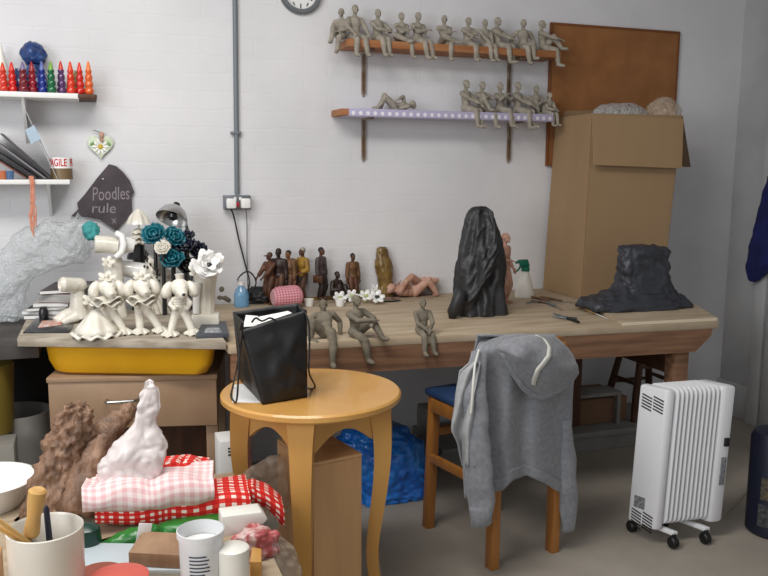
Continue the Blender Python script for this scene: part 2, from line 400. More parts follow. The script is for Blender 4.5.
# ------------------------------------------------------------------ round table
TC=V(.652,2.5,0); TR=.288; TH=.74
t=thing('round_table',TC,'small round varnished pine table with curved legs in front of the bench','table')
build('tabletop',MB().lathe([(0,TH-.026),(TR-.006,TH-.026),(TR,TH-.02),(TR,TH-.006),(TR-.006,TH),(0,TH)],72,Matrix.Translation(TC)),mPine,t)
la=[math.radians(v) for v in (-112,-22,68,158)]
LR=.214
for a in la:
    dr=V(math.cos(a),math.sin(a),0); sd=V(-dr.y,dr.x,0); mb=MB(); rings=[]
    for f in range(15):
        s=f/14; z=(TH-.027)*(1-s)
        off=.018*math.sin(s*2*PI*.9+.25)*(1-.1*s)+ (.05*max(0,s-.72)**1.5*4)
        w=.072-.04*s**.6+(.012*max(0,s-.85)/.15); 
        c=TC+dr*(LR+off)+V(0,0,z); h=w/2
        rings.append([mb.bm.verts.new(c+dr*h*i+sd*h*j*1.15) for i,j in ((-1,-1),(1,-1),(1,1),(-1,1))])
    for q,w_ in zip(rings,rings[1:]):
        for k in range(4): mb.face([q[k],q[(k+1)%4],w_[(k+1)%4],w_[k]])
    mb.face(rings[0]); mb.face(rings[-1][::-1])
    build('leg',mb,mPine,t,ang=50)
for i in range(4):
    a,b=la[i],la[(i+1)%4]
    p=TC+V(math.cos(a),math.sin(a),0)*LR; q=TC+V(math.cos(b),math.sin(b),0)*LR; d=(q-p).normalized(); p=p+d*.03; q=q-d*.03
    n=V(-d.y,d.x,0); L=(q-p).length; top=TH-.0265; pts=[p+V(0,0,top),q+V(0,0,top),q+V(0,0,top-.125)]
    for k in range(1,12):
        f=k/12; pts.append(q+(p-q)*f+V(0,0,top-.125+.06*math.sin(PI*f)))
    pts.append(p+V(0,0,top-.125))
    mb=MB(); mb.prism([x-n*.009 for x in pts],n*.018); build('apron_rail',mb,mPine,t)
# tall ply crate under table
zt=.56
pf=[gz(313,463,zt),gz(362,453,zt),gz(338,437,zt),gz(268,445,zt)]
fl=pf[0];fr=pf[1]; dv=(fr-fl); nrm=V(-dv.y,dv.x,0).normalized()*.26
pf=[fl,fr,fr+nrm,fl+nrm]
c=thing('wooden_box',sum(pf,Vector())/4*1,'tall plain wooden box standing on the floor under the round table','box'); c.location.z=0
build('box_body',MB().hexa([V(p.x,p.y,.001) for p in pf],[V(p.x,p.y,zt-.012) for p in pf],.003),mBox2,c)
build('box_lid',MB().hexa([V(p.x,p.y,zt-.012) for p in pf],[V(p.x,p.y,zt) for p in pf],.003),mBox2,c)
# ------------------------------------------------------------------ chair
A=gz(492,568,0); B=gz(552,551,0); C_=gz(432,526,0)
ax=(B-A).normalized(); ay=V(-ax.y,ax.x,0); CW=(B-A).length; CD=max(.36,(C_-A).dot(ay))
def ch(x,y,z): return A+ax*x+ay*y+V(0,0,z)
SZ=.58; BZ=.838
t=thing('wooden_chair',ch(CW/2,CD/2,0),'tall wooden chair with a blue seat standing at the workbench under a grey hoodie','chair')
def bar(name,p,q,w,h,mat,par):
    p,q=Vector(p),Vector(q); d=(q-p).normalized(); s=d.cross(V(0,0,1) if abs(d.z)<.9 else ay).normalized(); u=s.cross(d)
    c=[s*w/2+u*h/2,-s*w/2+u*h/2,-s*w/2-u*h/2,s*w/2-u*h/2]
    return build(name,MB().hexa([p+x for x in c],[q+x for x in c],.003),mat,par)
bar('back_leg',ch(0,0,0),ch(.0,.0,BZ-.02),.036,.042,mChairW,t)
bar('back_leg',ch(CW,0,0),ch(CW,0,BZ-.02),.036,.042,mChairW,t)
fxo=-.02
bar('front_leg',ch(fxo,CD,0),ch(fxo+.022,CD,SZ-.03),.036,.04,mChairW,t)
bar('front_leg',ch(CW-fxo,CD,0),ch(CW-fxo,CD,SZ-.03),.036,.04,mChairW,t)
for (p,q,h) in ((ch(0,.022,.3),ch(fxo,CD-.02,.3),.035),(ch(CW,.022,.3),ch(CW-fxo,CD-.02,.3),.035),(ch(fxo+.02,CD,.4),ch(CW-fxo-.02,CD,.4),.035)):
    bar('stretcher',p,q,.02,h,mChairW,t)
for (p,q) in ((ch(0,.022,SZ-.06),ch(fxo,CD-.02,SZ-.06)),(ch(CW,.022,SZ-.06),ch(CW-fxo,CD-.02,SZ-.06)),(ch(fxo+.02,CD,SZ-.06),ch(CW-fxo-.02,CD,SZ-.06)),(ch(.02,0,SZ-.06),ch(CW-.02,0,SZ-.06))):
    bar('seat_rail',p,q,.022,.055,mChairW,t)
bar('top_rail',ch(-.005,0,BZ-.045),ch(CW+.005,0,BZ-.045),.022,.09,mChairW,t)
tag(build('seat',MB().hexa([ch(-.03,.03,SZ-.03),ch(CW+.03,.03,SZ-.03),ch(CW+.03,CD+.03,SZ-.03),ch(-.03,CD+.03,SZ-.03)],[ch(-.03,.03,SZ),ch(CW+.03,.03,SZ),ch(CW+.03,CD+.03,SZ),ch(-.03,CD+.03,SZ)],.01),mBlueSeat,t),'blue vinyl seat',None)
# ------------------------------------------------------------------ hoodie over the chair back
hd=thing('hoodie',ch(CW/2,-.03,.5),'grey zip hoodie with striped hood draped over the wooden chair back','hoodie')
pl=ch(0,-.045,0); pn=ay
def lerp(T,x):
    for (a,p),(b,q) in zip(T,T[1:]):
        if x<=b:
            f=(x-a)/(b-a) if b>a else 0; f=max(0,min(1,f)); return p+(q-p)*(f*f*(3-2*f)*.5+f*.5)
    return T[-1][1]
XL=[(336,486),(345,478),(365,470),(400,467),(440,468),(480,472),(510,476)]
XRr=[(336,556),(345,566),(360,575),(400,572),(440,571),(480,575),(510,577)]
HEM=[(0,489),(.12,492),(.28,489),(.4,478),(.52,474),(.68,481),(.82,490),(1,499)]
def body(u,v):
    ye=lerp(HEM,u); top=337+3*math.sin(u*PI)*-1+ (1-math.sin(u*PI))*4
    y=top+(ye-top)*v; x=lerp(XL,y)*(1-u)+lerp(XRr,y)*u
    edge=(abs(2*u-1))**4*.05
    topr=max(0,.1-v)/.1
    fold=.019*math.sin(u*19+v*1.5)*min(1,v*2.2)*(1-.6*u)+.01*math.sin(u*31+2*v)*v*(1-u)
    fold+=.014*noise.noise(V(u*3,v*2.5,1.3))
    return gp(x,y,pl+ay*(edge+topr**2*.05)-ay*(fold+.012*v),pn)
mb=MB(); mb.grid(body,70,60)
build('hoodie_body',mb,mHood,hd,ang=180,solid=.006)
def backf(u,v):
    y0=338; x=lerp(XL,340)*(1-u)+lerp(XRr,340)*u
    p=gp(x,y0,pl+ay*.05,pn); return p+ay*(.005+.045*min(1,v*4))+V(0,0,-.22*v+.006*math.sin(v*4*PI/2) if v>.2 else .006)+ay*.012*math.sin(u*14)*v
mb=MB(); mb.grid(backf,40,14); build('hoodie_front',mb,mHood,hd,ang=180,solid=.006)
# hem rib
def rib(u,v):
    p=body(u,.93+.075*v); return p-ay*.004
mb=MB(); mb.grid(rib,70,6); build('hem_band',mb,mHood,hd,ang=180,solid=.008)
def sleeve(name,pts,rad,mat,seed,flat=.62):
    P=[gp(x,y,pl-ay*o,pn) for x,y,o in pts]; Q=[];R=[]
    for i in range(len(P)-1):
        for k in range(6):
            f=k/6; Q.append(P[i].lerp(P[i+1],f)); R.append(rad[i]*(1-f)+rad[i+1]*f)
    Q.append(P[-1]);R.append(rad[-1]); mb=MB(); mb.tube(Q,R,20,flat)
    for v in mb.bm.verts:
        v.co+=V(noise.noise(v.co*14+V(seed,0,0)),noise.noise(v.co*14+V(0,seed,0)),0)*.012
    return build(name,mb,mat,hd,ang=180)
sleeve('sleeve',[(478,352,-.01),(474,390,.03),(476,440,.032),(480,490,.03),(482,521,.028)],[.03,.044,.05,.046,.038],mHood,1)
sleeve('sleeve_cuff',[(481,505,.031),(482,524,.031)],[.041,.038],mHood,1)
sleeve('sleeve',[(565,420,-.02),(567,460,-.015),(568,500,-.015),(568,531,-.015)],[.02,.036,.036,.028],mHood,5)
def lining(u,v):
    y=362+(104)*v; xl=lerp([(362,470),(372,459),(400,455),(430,451),(445,458),(466,462)],y); xr=lerp([(362,480),(400,474),(466,474)],y)
    return gp(xl*(1-u)+xr*u,y,pl+ay*(-.045+.05*(1-u)+.016*math.sin(u*9+v*7)),pn)
mb=MB(); mb.grid(lining,18,24); tag(build('hoodie_lining',mb,mHoodL,hd,ang=180,solid=.004),'pale grey inner side of the hoodie',None)
def edge(u,v):
    y=440+58*v; return gp(462+6*u+3*v,y,pl+ay*(.0+.02*u),pn)
mb=MB(); mb.grid(edge,4,12); build('zip_edge',mb,mHood,hd,ang=180,solid=.006)
# hood hanging down the back
HP=[(497,347),(507,340),(522,337),(540,335),(553,336),(563,344),(571,355),(577,366),(578,373),(572,382),(561,391),(549,397),(540,399),(532,396),(524,388),(516,377),(508,364),(501,354)]
cx_,cy_=540,366
def hoodf(u,v):
    k=u*len(HP); i=int(k)%len(HP); f=k-int(k); a=HP[i]; b=HP[(i+1)%len(HP)]
    x=a[0]*(1-f)+b[0]*f; y=a[1]*(1-f)+b[1]*f
    s=math.sin(v*PI/2); x=cx_+(x-cx_)*s; y=cy_+(y-cy_)*s
    d=.03+.075*math.sqrt(max(0,1-s*s))
    # soft pocket: opening slit runs from upper middle down to the lower left
    q=((x-533)*.55-(y-372)*.84)/30; d+=.018*math.sin(q*3.2)*(1-s**4)
    d+=.012*noise.noise(V(x*.06,y*.06,.3))
    return gp(x,y,pl-ay*d,pn)
mb=MB(); mb.grid(lambda u,v:hoodf(u,.02+.98*v),72,16,close_u=True)
build('hood',mb,mHood,hd,ang=180,solid=.008)
rim=[(503,352),(513,372),(523,387),(533,395),(543,397),(556,391),(569,382),(576,372)]
sm=[]
for i in range(len(rim)-1):
    for k in range(5): f=k/5; sm.append((rim[i][0]*(1-f)+rim[i+1][0]*f,rim[i][1]*(1-f)+rim[i+1][1]*f))
build('hood_rim',MB().tube([gp(x,y,pl-ay*.055,pn) for x,y in sm],[.011]*len(sm),10),mHood,hd,ang=180)
st=[(537,335.5),(545,339),(550,347),(549,356),(544,363),(538,370),(534,380),(533,387)]
sp=[]
for i in range(len(st)-1):
    for k in range(4): f=k/4; sp.append((st[i][0]*(1-f)+st[i+1][0]*f,st[i][1]*(1-f)+st[i+1][1]*f))
def tape(u,v):
    i=u*(len(sp)-1); k=min(int(i),len(sp)-2); f=i-k; x=sp[k][0]*(1-f)+sp[k+1][0]*f; y=sp[k][1]*(1-f)+sp[k+1][1]*f
    # ride just above the hood
    rx=(x-cx_)/36; ry=(y-cy_)/31; s=min(1,math.hypot(rx,ry)); d=.03+.075*math.sqrt(1-s*s); q=((x-533)*.55-(y-372)*.84)/30
    d+=.018*math.sin(q*3.2)*(1-s**4)+.012*noise.noise(V(x*.06,y*.06,.3))+.007
    return gp(x+(v-.5)*4.2,y+(v-.5)*2,pl-ay*d,pn)
mb=MB(); mb.grid(tape,36,2); tag(build('neck_tape',mb,mCord,hd,ang=180,solid=.003),'cream neck tape stripe',None)
dp=[gp(x,y,pl-ay*(o),pn) for x,y,o in ((479,350,.01),(475,364,.05),(473,385,.085),(472,402,.088),(471,413,.085))]
build('drawstring',MB().tube(dp,.004,8),mCord,hd)
# ------------------------------------------------------------------ wall shelves
SD=.17; SY=W-SD
def shelf(name,label,xl,yl,xr,yr,th,mat):
    a=gy(xl,yl,SY); b=gy(xr,yr,SY); z=(a.z+b.z)/2; a.x=gy(xl,yl,W).x
    t=thing(name,((a.x+b.x)/2,W-SD/2,z),label,'shelf')
    build('plank',MB().bx(a.x,b.x,SY,W-.003,z,z+th,.003),mat,t)
    return t,a.x,b.x,z+th
def bracket(t,px,py,z0,h):
    x=gy(px,py,W).x; mb=MB()
    mb.bx(x-.009,x-.004,W-.016,W-.003,z0-h,z0); mb.bx(x+.004,x+.009,W-.016,W-.003,z0-h,z0); mb.bx(x-.004,x+.004,W-.008,W-.003,z0-h-.012,z0); mb.bx(x-.01,x+.01,W-.14,W-.003,z0-.012,z0-.001); build('bracket',mb,mGrime2,t)
mGrime2=M('rusty_bracket',(150,140,126),.6,(110,84,60),20)
tU,ux0,ux1,UZ=shelf('wall_shelf','orange-brown plank shelf carrying the upper row of seated clay figurines',338,46.5,561,57,.034,mShelfW)
bracket(tU,363,80,UZ-.034,.2); bracket(tU,508,85,UZ-.034,.22)
tL,lx0,lx1,LZ=shelf('wall_shelf','shelf wrapped in lilac polka-dot cloth below the orange plank shelf',331,113.5,553,122,.03,mShelfW)
bracket(tL,363,140,LZ-.03,.2); bracket(tL,508,145,LZ-.03,.2)
x0=gy(342,110,W-.06).x
mb=MB(); mb.bx(x0,lx1,SY-.004,W-.004,LZ-.034,LZ+.003,.003); build('polka_dot_cloth',mb,mDots,tL)
# left shelves
def lshelf(label,px,py,th,w,dy=.2):
    a=gy(px,py,W-dy); t=thing('wall_shelf',(a.x-.5,W-dy/2,a.z),label,'shelf')
    build('plank',MB().bx(-1.25,a.x,W-dy,W-.003,a.z,a.z+th,.003),mWhite,t); return t,a.x,a.z+th
t1,x1,L1=lshelf('white wall shelf holding the row of bright glitter bottles',79,99,.022,.5)
mb=MB(); mb.bx(-.0,.01,W-.17,W-.003,L1-.036,L1-.024); 
a=gy(26,110,W).x; mb=MB(); mb.prism([(a-.006,W-.003,L1-.022),(a-.006,W-.19,L1-.022),(a-.006,W-.003,L1-.2)],(.012,0,0)); build('bracket',mb,mWhite,t1)
e0=gy(77,97,W-.21); e1=gy(97,97,W-.21)
tag(build('wooden_batten',MB().bx(e0.x,e1.x,W-.2,W-.004,L1-.02,L1-.001,.003),mDarkW),'short dark wooden end piece beside the glitter bottle shelf','batten')
t2,x2,L2=lshelf('white wall shelf holding leaning folders and two rolls of tape',70,184.5,.02,.5)
a=gy(50,192,W).x; mb=MB(); mb.prism([(a-.006,W-.003,L2-.02),(a-.006,W-.17,L2-.02),(a-.006,W-.003,L2-.16)],(.012,0,0)); build('bracket',mb,mWhite,t2)
# glitter bottles
cols=[('orange-red',(214,52,28)),('scarlet',(216,34,28)),('dark crimson',(120,16,34)),('deep red',(150,18,36)),('cobalt blue',(26,48,140)),('emerald green',(10,104,62)),('purple with a red cap',(96,60,110)),('bright vermilion',(222,56,26)),('tomato red',(214,40,30)),('pale orange',(232,104,44))]
pxs=[4,13,24,33,43,52,62,71.5,80.5,89.5]; hts=[88,86,84,84,82,84,81,83,87,82]
for i,((cn,c),px,hp) in enumerate(zip(cols,pxs,hts)):
    mt=M('bottle_'+cn.split()[0],c,.15,coat=.5,trans=.15); Yb=W-.13+.02*math.sin(i*2.3)
    if px>80: Yb=W-.12
    p=gy(px,94,Yb); r=.0185; zt=gy(px,62-(87-hp)*.2,Yb).z; zb=L1+.0005
    h=zt-zb; prof=[(0,0)]
    for k in range(29):
        s=k/28; prof.append((r*(1-.35*s)*(.78+.3*abs(math.sin(s*PI*3.5))**.7),.004+s*h*.7))
    o=thing('glitter_bottle',(p.x,Yb,zb),f'squat ribbed {cn} glitter bottle, '+['leftmost','second from the left','third from the left','fourth from the left','fifth from the left','sixth from the left','fourth from the right','third from the right','second from the right','rightmost'][i]+' in the row','bottle','glitter bottles on the upper left shelf')
    build('bottle_body',MB().lathe(prof+[(r*.3,h*.72)],20,Matrix.Translation((p.x,Yb,zb))),mt,o)
    cm=M('cap_'+cn.split()[0],{5:(120,170,60),4:(90,110,170),6:(210,60,44),2:(120,110,150)}.get(i,(min(255,c[0]+10),c[1]+20,c[2]+10)),.3)
    build('nozzle_cap',MB().lathe([(r*.55,h*.715),(r*.5,h*.8),(r*.2,h*.97),(0,h)],16,Matrix.Translation((p.x,Yb,zb))),cm,o)
def blob(mb,c,r,amp,sc,seed,sub=4):
    bmesh.ops.create_icosphere(mb.bm,subdivisions=sub,radius=1,matrix=Matrix.Translation(c)@Matrix.Diagonal((r[0],r[1],r[2],1)))
# blue glass jar behind
Yb=W-.06; p=gy(36,94,Yb); q=gy(36,42,Yb); s=(q.z-L1); mt=M('blue_glitter_jar',(30,70,130),.25,(20,44,96),40,.6,90,coat=.4)
o=thing('blue_ornament',(p.x,Yb,L1),'large lumpy dark blue glittery ornament behind the bottle row','ornament')
mb=MB(); mb.lathe([(0,0),(.05,.002),(.055,s*.2),(.045,s*.4),(.03,s*.52),(.03,s*.56)],28,Matrix.Translation((p.x,Yb,L1+.0005))); mb.noise(.006,26,3); build('ornament_base',mb,mt,o)
mb=MB(); blob(mb,V(p.x,Yb,L1+s*.76),(.05,.045,s*.24),0,0,0); mb.noise(.012,24,5); build('ornament_bulb',mb,mt,o)
for px,cn,c in ((20,'small blue round jar lurking behind the left bottles',(30,60,110)),(75,'small olive bottle half hidden behind the red bottles',(130,130,80))):
    p=gy(px,94,W-.05); tag(build('round_jar',MB().lathe([(0,0),(.028,.002),(.034,.03),(.03,.07),(.016,.088),(.014,.105),(0,.105)],22,Matrix.Translation((p.x,W-.05,L1+.0005))),M('jar',c,.25,coat=.4)),cn,'jar')
p=gy(3,94,W-.05); tag(build('paper_cone',MB().lathe([(.05,0),(.004,.2),(0,.2)],26,Matrix.Translation((p.x,W-.055,L1+.0005))),mMilk),'pale paper cone at the left end of the glitter bottle shelf','cone')
# folders leaning on lower shelf
fol=[((22,104),(57,179),(205,205,210),'clear plastic sleeve leaning outermost over the folders'),((0,134),(51,179),(60,58,62),'dark charcoal folder leaning second from the outer sleeve'),((-8,140),(45,179),(132,128,132),'grey folder leaning between two charcoal folders'),((-14,146),(37,179),(48,44,48),'charcoal folder leaning nearest the coloured cups'),((-20,150),(26,179),(120,76,60),'reddish brown folder leaning at the left frame edge')]
for i,(a,b,c,lb) in enumerate(fol):
    Yf=W-.15+.006*i; A=gy(a[0],a[1],Yf); B=gy(b[0],b[1],Yf); B.z=L2+.002; d=(A-B).normalized(); n=V(d.z,0,-d.x)
    if n.x<0:n=-n
    th=.006 if i else .003; pts=[B,A,A+V(n.x*th,0,n.z*th),B+V(n.x*th,0,n.z*th)]
    o=build('folder',MB().prism(pts,(0,.13,0),.001),M('folder_cover',c,.45,alpha=.7 if i==0 else 1)); tag(o,lb,'folder','folders leaning on the lower left shelf')
Yf=W-.165; pts=[gy(25,130,Yf),gy(34,125,Yf),gy(41,139,Yf),gy(31,144,Yf)]
tag(build('photo_card',MB().prism(pts,(0,.008,0)),M('card_blue',(168,188,204),.5)),'small pale blue card tucked among the leaning folders','card')
for px,c,lb in ((3,(190,110,70),'tiny orange cup at the left edge of the lower shelf'),(10,(80,110,150),'tiny blue cup standing beside the folders')):
    p=gy(px,178,W-.18); tag(build('small_cup',MB().lathe([(0,0),(.014,0),(.018,.035),(.016,.035),(.012,.003),(0,.003)],20,Matrix.Translation((p.x,W-.182,L2+.0005))),M('cup',c,.4)),lb,'cup')
# tape rolls
p=gy(62,180,W-.1); cx,cy=p.x,W-.1; R=abs(gy(73.5,178,W-.1).x-gy(51.5,178,W-.1).x)/2
zA=L2+.0005; zB=gy(62,168.5,W-.1-R).z; zC=gy(62,157.5,W-.1-R).z
def ringroll(name,lb,z0,z1,mat):
    h=z1-z0; o=thing(name,(cx,cy,z0),lb,'tape'); T=Matrix.Translation((cx,cy,z0))
    build('tape_winding',MB().lathe([(R-.014,0),(R,0),(R,h),(R-.014,h),(R-.014,0)],40,T),mat,o)
    build('core',MB().lathe([(R-.018,.001),(R-.0145,.001),(R-.0145,h-.001),(R-.018,h-.001),(R-.018,.001)],40,T),mCard,o); return o
ringroll('tape_roll','brown parcel tape roll under the red and white printed tape',zA,zB,mBrownT)
o=ringroll('tape_roll','white tape roll printed in red capitals on top of the brown roll',zB+.0005,zC,mWhite)
mb=text_mesh('FRAGILE  FRAGILE',(zC-zB)*.95,.0003,0,.0008)
for v in mb.bm.verts: v.co.x=(v.co.x*.62)+R*.62
for v in mb.bm.verts:
    a=v.co.x/R-PI*.5+.1; r=R+.0006+v.co.z; v.co=V(cx+r*math.cos(a),cy+r*math.sin(a),(zB+zC)/2+v.co.y)
build('printed_lettering',mb,mRedT,o)
# raffia
mb=MB()
for k in range(9):
    x0=34+random.uniform(-3,2); P=[gy(x0-2,176,W-.206),gy(x0-1,182,W-.212),gy(32+random.uniform(-2,4),200,W-.2),gy(31+random.uniform(-2,5),215+random.uniform(-8,10),W-.2),gy(31+random.uniform(-1,6),222+random.uniform(0,16),W-.2)]
    mb.tube(P,.0028,5)
tag(build('raffia_bundle',mb,mRope),'bundle of pinkish raffia strands hanging off the lower left shelf','raffia')
# heart ornament
Yh=W-.012; hp=[]
c=gy(100.5,145.5,Yh); s=abs(gy(114,145,Yh).x-gy(88,145,Yh).x)/2
for k in range(48):
    a=2*PI*k/48; hx=16*math.sin(a)**3; hz=13*math.cos(a)-5*math.cos(2*a)-2*math.cos(3*a)-math.cos(4*a)
    hp.append(c+V(hx/16*s,0,hz/16*s*1.05))
h=thing('heart_plaque',c,'small green heart plaque painted with a daisy hanging on the wall','plaque')
build('heart',MB().prism([p+V(0,.006,0) for p in hp],(0,-.012,0),.002),M('sage_paint',(196,208,176),.5,(214,222,204),60),h)
mb=MB()
for k in range(10):
    a=2*PI*k/10; mb.ell(c+V(math.cos(a)*s*.42,-.008,math.sin(a)*s*.42-s*.1),(s*.26,.003,s*.1),rot('Y',-a),10,6)
build('daisy_petals',mb,mPorcW,h); build('daisy_centre',MB().ell(c+V(0,-.01,-s*.1),(s*.2,.005,s*.2)),M('daisy_yellow',(206,176,40),.6),h)
for k in (-1,1): build('leaf',MB().ell(c+V(k*s*.62,-.008,s*.15),(s*.24,.003,s*.12),rot('Y',k*.7),10,6),M('leaf_green',(122,164,100),.6),h)
mb=MB(); mb.ell(c+V(s*.12,-.011,s*.85),(s*.2,.008,s*.26)); mb.ell(c+V(s*.12,-.011,s*.42),(s*.12,.008,s*.2)); build('pink_bow',mb,mPink,h)
build('hanging_wire',MB().tube([c+V(-s*.5,-.005,s*1.2),c+V(-s*.1,-.006,s*1.1),c+V(s*.05,-.007,s*.8)],.0018,6),mGreenS,h)
# slate
sl=[(109,164),(116,166),(123,172),(130,181),(134,192),(131,197),(132,210),(125,220),(116,230.5),(109,226),(100,219),(88,217),(71,216),(79,209),(77,203),(85,194),(97,178)]
so=thing('slate_sign',gy(108,195,W-.02),'dark irregular slate chalked with a handwritten message on the wall','sign')
build('slate_slab',MB().prism([gy(x,y,W-.003) for x,y in sl],(0,-.016,0),.002),mSlate,so)
def wtext(txt,px,py,hpx,wpx,mat,par,Yp,shear=.1,ext=.0004,tilt=0,bold=0,name='chalk_writing'):
    mb=text_mesh(txt,1,0,shear,bold); xs=[v.co.x for v in mb.bm.verts]; ys=[v.co.y for v in mb.bm.verts]
    a=gy(px-wpx/2,py,Yp);b=gy(px+wpx/2,py,Yp); c=gy(px,py,Yp); hh=abs(gy(px,py-hpx/2,Yp).z-gy(px,py+hpx/2,Yp).z)
    sx=(b-a).length/(max(xs)-min(xs)); sy=hh/(max(ys)-min(ys)); mx=(max(xs)+min(xs))/2; my=(max(ys)+min(ys))/2
    for v in mb.bm.verts:
        x=(v.co.x-mx)*sx; y=(v.co.y-my)*sy; wob=.0018*noise.noise(V(x*60,y*60,3)); v.co=V(c.x+x*math.cos(tilt)-y*math.sin(tilt)+wob,Yp,c.z+x*math.sin(tilt)+y*math.cos(tilt)+wob)
    return build(name,mb,mat,par)
wtext('Poodles',111,193.5,13,37,mChalk,so,W-.0196,.1,tilt=.03)
wtext('rule',104,208,10,24,mChalk,so,W-.0196,.1,tilt=-.02)
wtext('x',114,221,5,5,mChalk,so,W-.0196,0)
a=gy(103,179,W-.02); build('nail',MB().lathe([(0,0),(.004,0),(.004,.004),(0,.005)],12,Matrix.Translation(a)@Matrix.Rotation(PI/2,4,'X')),mMetal,so)
# clock
cr=abs(gy(322,0,W).x-gy(281,0,W).x)/2*1.02; c0=gy(301.5,13.5,W-.03); cz=c0.z+cr; 
k=thing('wall_clock',V(c0.x,W,cz-cr),'round grey-rimmed wall clock at the top of the wall','clock'); T=Matrix.Translation((c0.x,W-.003,cz))@Matrix.Rotation(PI/2,4,'X')
build('clock_rim',MB().lathe([(cr,0),(cr,.02),(cr-.006,.034),(cr-.018,.034),(cr-.022,.022),(cr-.022,0)],64,T),mGrayM,k)
kf=build('clock_face',MB().lathe([(0,0),(cr-.0222,0),(cr-.0222,.012),(0,.012)],48,T),mPaper,k)
for q in range(12):
    a=q*PI/6; rr=cr-.036; mb=MB(); mb.box((c0.x+math.sin(a)*rr,W-.0165,cz-math.cos(a)*rr),(.0045,.002,.016 if q%3 else .02),rot('Y',a)); build('hour_mark',mb,mBlack,kf)
for a,l,w in ((2.2,.05,.006),(-.9,.07,.004)):
    mb=MB(); mb.box((c0.x+math.sin(a)*l/2,W-.019,cz+math.cos(a)*l/2),(w,.002,l),rot('Y',a)); build('clock_hand',mb,mBlack,k)
# conduit, socket, plugs, cables
cA=gy(236.3,0,W-.012); cB=gy(237,194,W-.012); 
k=thing('electrical_conduit',V(cB.x,W,cB.z),'grey vertical conduit pipe running down to the wall socket','conduit')
build('pipe',MB().tube([V(cA.x,W-.013,2.896),V(cB.x,W-.013,cB.z+.001)],.0115,14),mConduit,k)
for py in (133,):
    z=gy(237,py,W).z; build('saddle_clip',MB().bx(cB.x-.024,cB.x+.024,W-.027,W-.001,z-.006,z+.006,.002),mConduit,k)
s0=gy(224,195.5,W-.04); s1=gy(251,209.5,W-.04)
k=thing('wall_socket',V((s0.x+s1.x)/2,W,s1.z),'grey metal-clad double socket with two white plugs on the wall','socket')
build('back_box',MB().bx(s0.x,s1.x,W-.04,W-.003,s1.z,s0.z,.003),mConduit,k)
kp=build('face_plate',MB().bx(s0.x+.004,s1.x-.004,W-.044,W-.0405,s1.z+.004,s0.z-.004,.0015),mGrayM,k)
mx=(s0.x+s1.x)/2
for sgn in (-1,1):
    build('rocker_switch',MB().bx(mx+sgn*.012-.006,mx+sgn*.012+.006,W-.048,W-.0445,s0.z-.022,s0.z-.008,.001),mWhite,kp)
build('red_neon',MB().bx(mx-.007,mx+.007,W-.047,W-.0445,s1.z+.014,s1.z+.034,.001),mRedT,kp)
for sgn,lb in ((-1,'white plug in the left half of the wall socket'),(1,'white plug in the right half of the wall socket')):
    x=mx+sgn*.033; z=(s0.z+s1.z)/2-.002; mb=MB(); mb.bx(x-.022,x+.022,W-.078,W-.0445,z-.024,z+.022,.007); o=tag(build('power_plug',mb,mWhite),lb,'plug','plugs in the wall socket')
def cable(name,lb,pts,r,mat,cat='cable'):
    Q=[]
    P=[pts[0]]+pts+[pts[-1]]
    for i in range(1,len(P)-2):
        for k in range(8):
            t=k/8; p0,p1,p2,p3=P[i-1],P[i],P[i+1],P[i+2]
            Q.append((p1*2+(p2-p0)*t+(p0*2-p1*5+p2*4-p3)*t*t+(p1*3-p0-p2*3+p3)*t**3)*.5)
    Q.append(P[-1]); return tag(build(name,MB().tube(Q,r,8),mat),lb,cat)
cable('power_cable','black cable hanging from the left plug and looping onto the bench',[gy(231,209,W-.06),gy(234,217,W-.03),gy(239,240,W-.02),gy(246,267,W-.03),gy(249.5,282,W-.05),gy(247,292,W-.09)],.0038,mBlack)
cable('power_cable','thin grey cable hanging straight down from the right plug',[gy(246,209,W-.06),gy(247,225,W-.02),gy(247,255,W-.02),gy(248,290,W-.02)],.0022,mGrayM)
cable('looped_cable','black cable making an arch between the poodles and the dark cloth',[gz(235,284,BT+.05)+V(0,0,0),gy(240,276,3.72),gy(247,271.5,3.72),gy(253,275,3.72),gy(256,283,3.72),gy(252,291,3.72),gz(247,294,BT+.008)],.0035,mBlack)
# cork board
a=gy(551.5,22,W-.02); b=gy(680.5,30.5,W-.02); zt=a.z; zb=1.46
k=thing('cork_board',V((a.x+b.x)/2,W,zb),'large brown cork board on the wall behind the tall cardboard box','board')
build('cork_panel',MB().bx(a.x+.012,b.x-.012,W-.016,W-.003,zb+.012,zt-.012),mCork,k)
for bb in ((a.x,b.x,zt-.012,zt),(a.x,b.x,zb,zb+.012),(a.x,a.x+.012,zb+.012,zt-.012),(b.x-.012,b.x,zb+.012,zt-.012)): build('frame_strip',MB().bx(bb[0],bb[1],W-.02,W-.003,bb[2],bb[3],.001),mCorkF,k)
# ------------------------------------------------------------------ big cardboard box
z0=BT+.0015
fl=gz(582,299.5,z0); bl=gz(544,286,z0); fr=gz(661,297.5,z0)
e=(fr-fl).normalized(); 
bl=gy(544,286,W-.03) if bl.y>W-.03 else bl; bl.z=z0; g=(bl-fl); g=V(g.x,g.y,0)
H=gy(593,113.5,fl.y).z-z0; H2=gy(678,118.5,fr.y).z-z0
topfr=gy(681,118.5,fr.y); topfl=gy(593,113.5,fl.y); topbl=gy(557,110,bl.y); 
topbl.z=topfl.z; topfr.z=topfl.z
bxo=thing('cardboard_box',(fl+fr+g)/2+fl*0,'tall open cardboard carton standing on the right end of the workbench','box'); bxo.location.z=z0
br=fr+g; topbr=topfr+(topbl-topfl); 
if br.y>W-.03: br.y=W-.03
if topbr.y>W-.03: topbr.y=W-.03
tk=.006
def panel(name,q,mat=mCard,th=tk,off=0):
    q=[Vector(p) for p in q]; n=(q[1]-q[0]).cross(q[3]-q[0]).normalized()*th
    return build(name,MB().prism(q,n),mat,bxo)
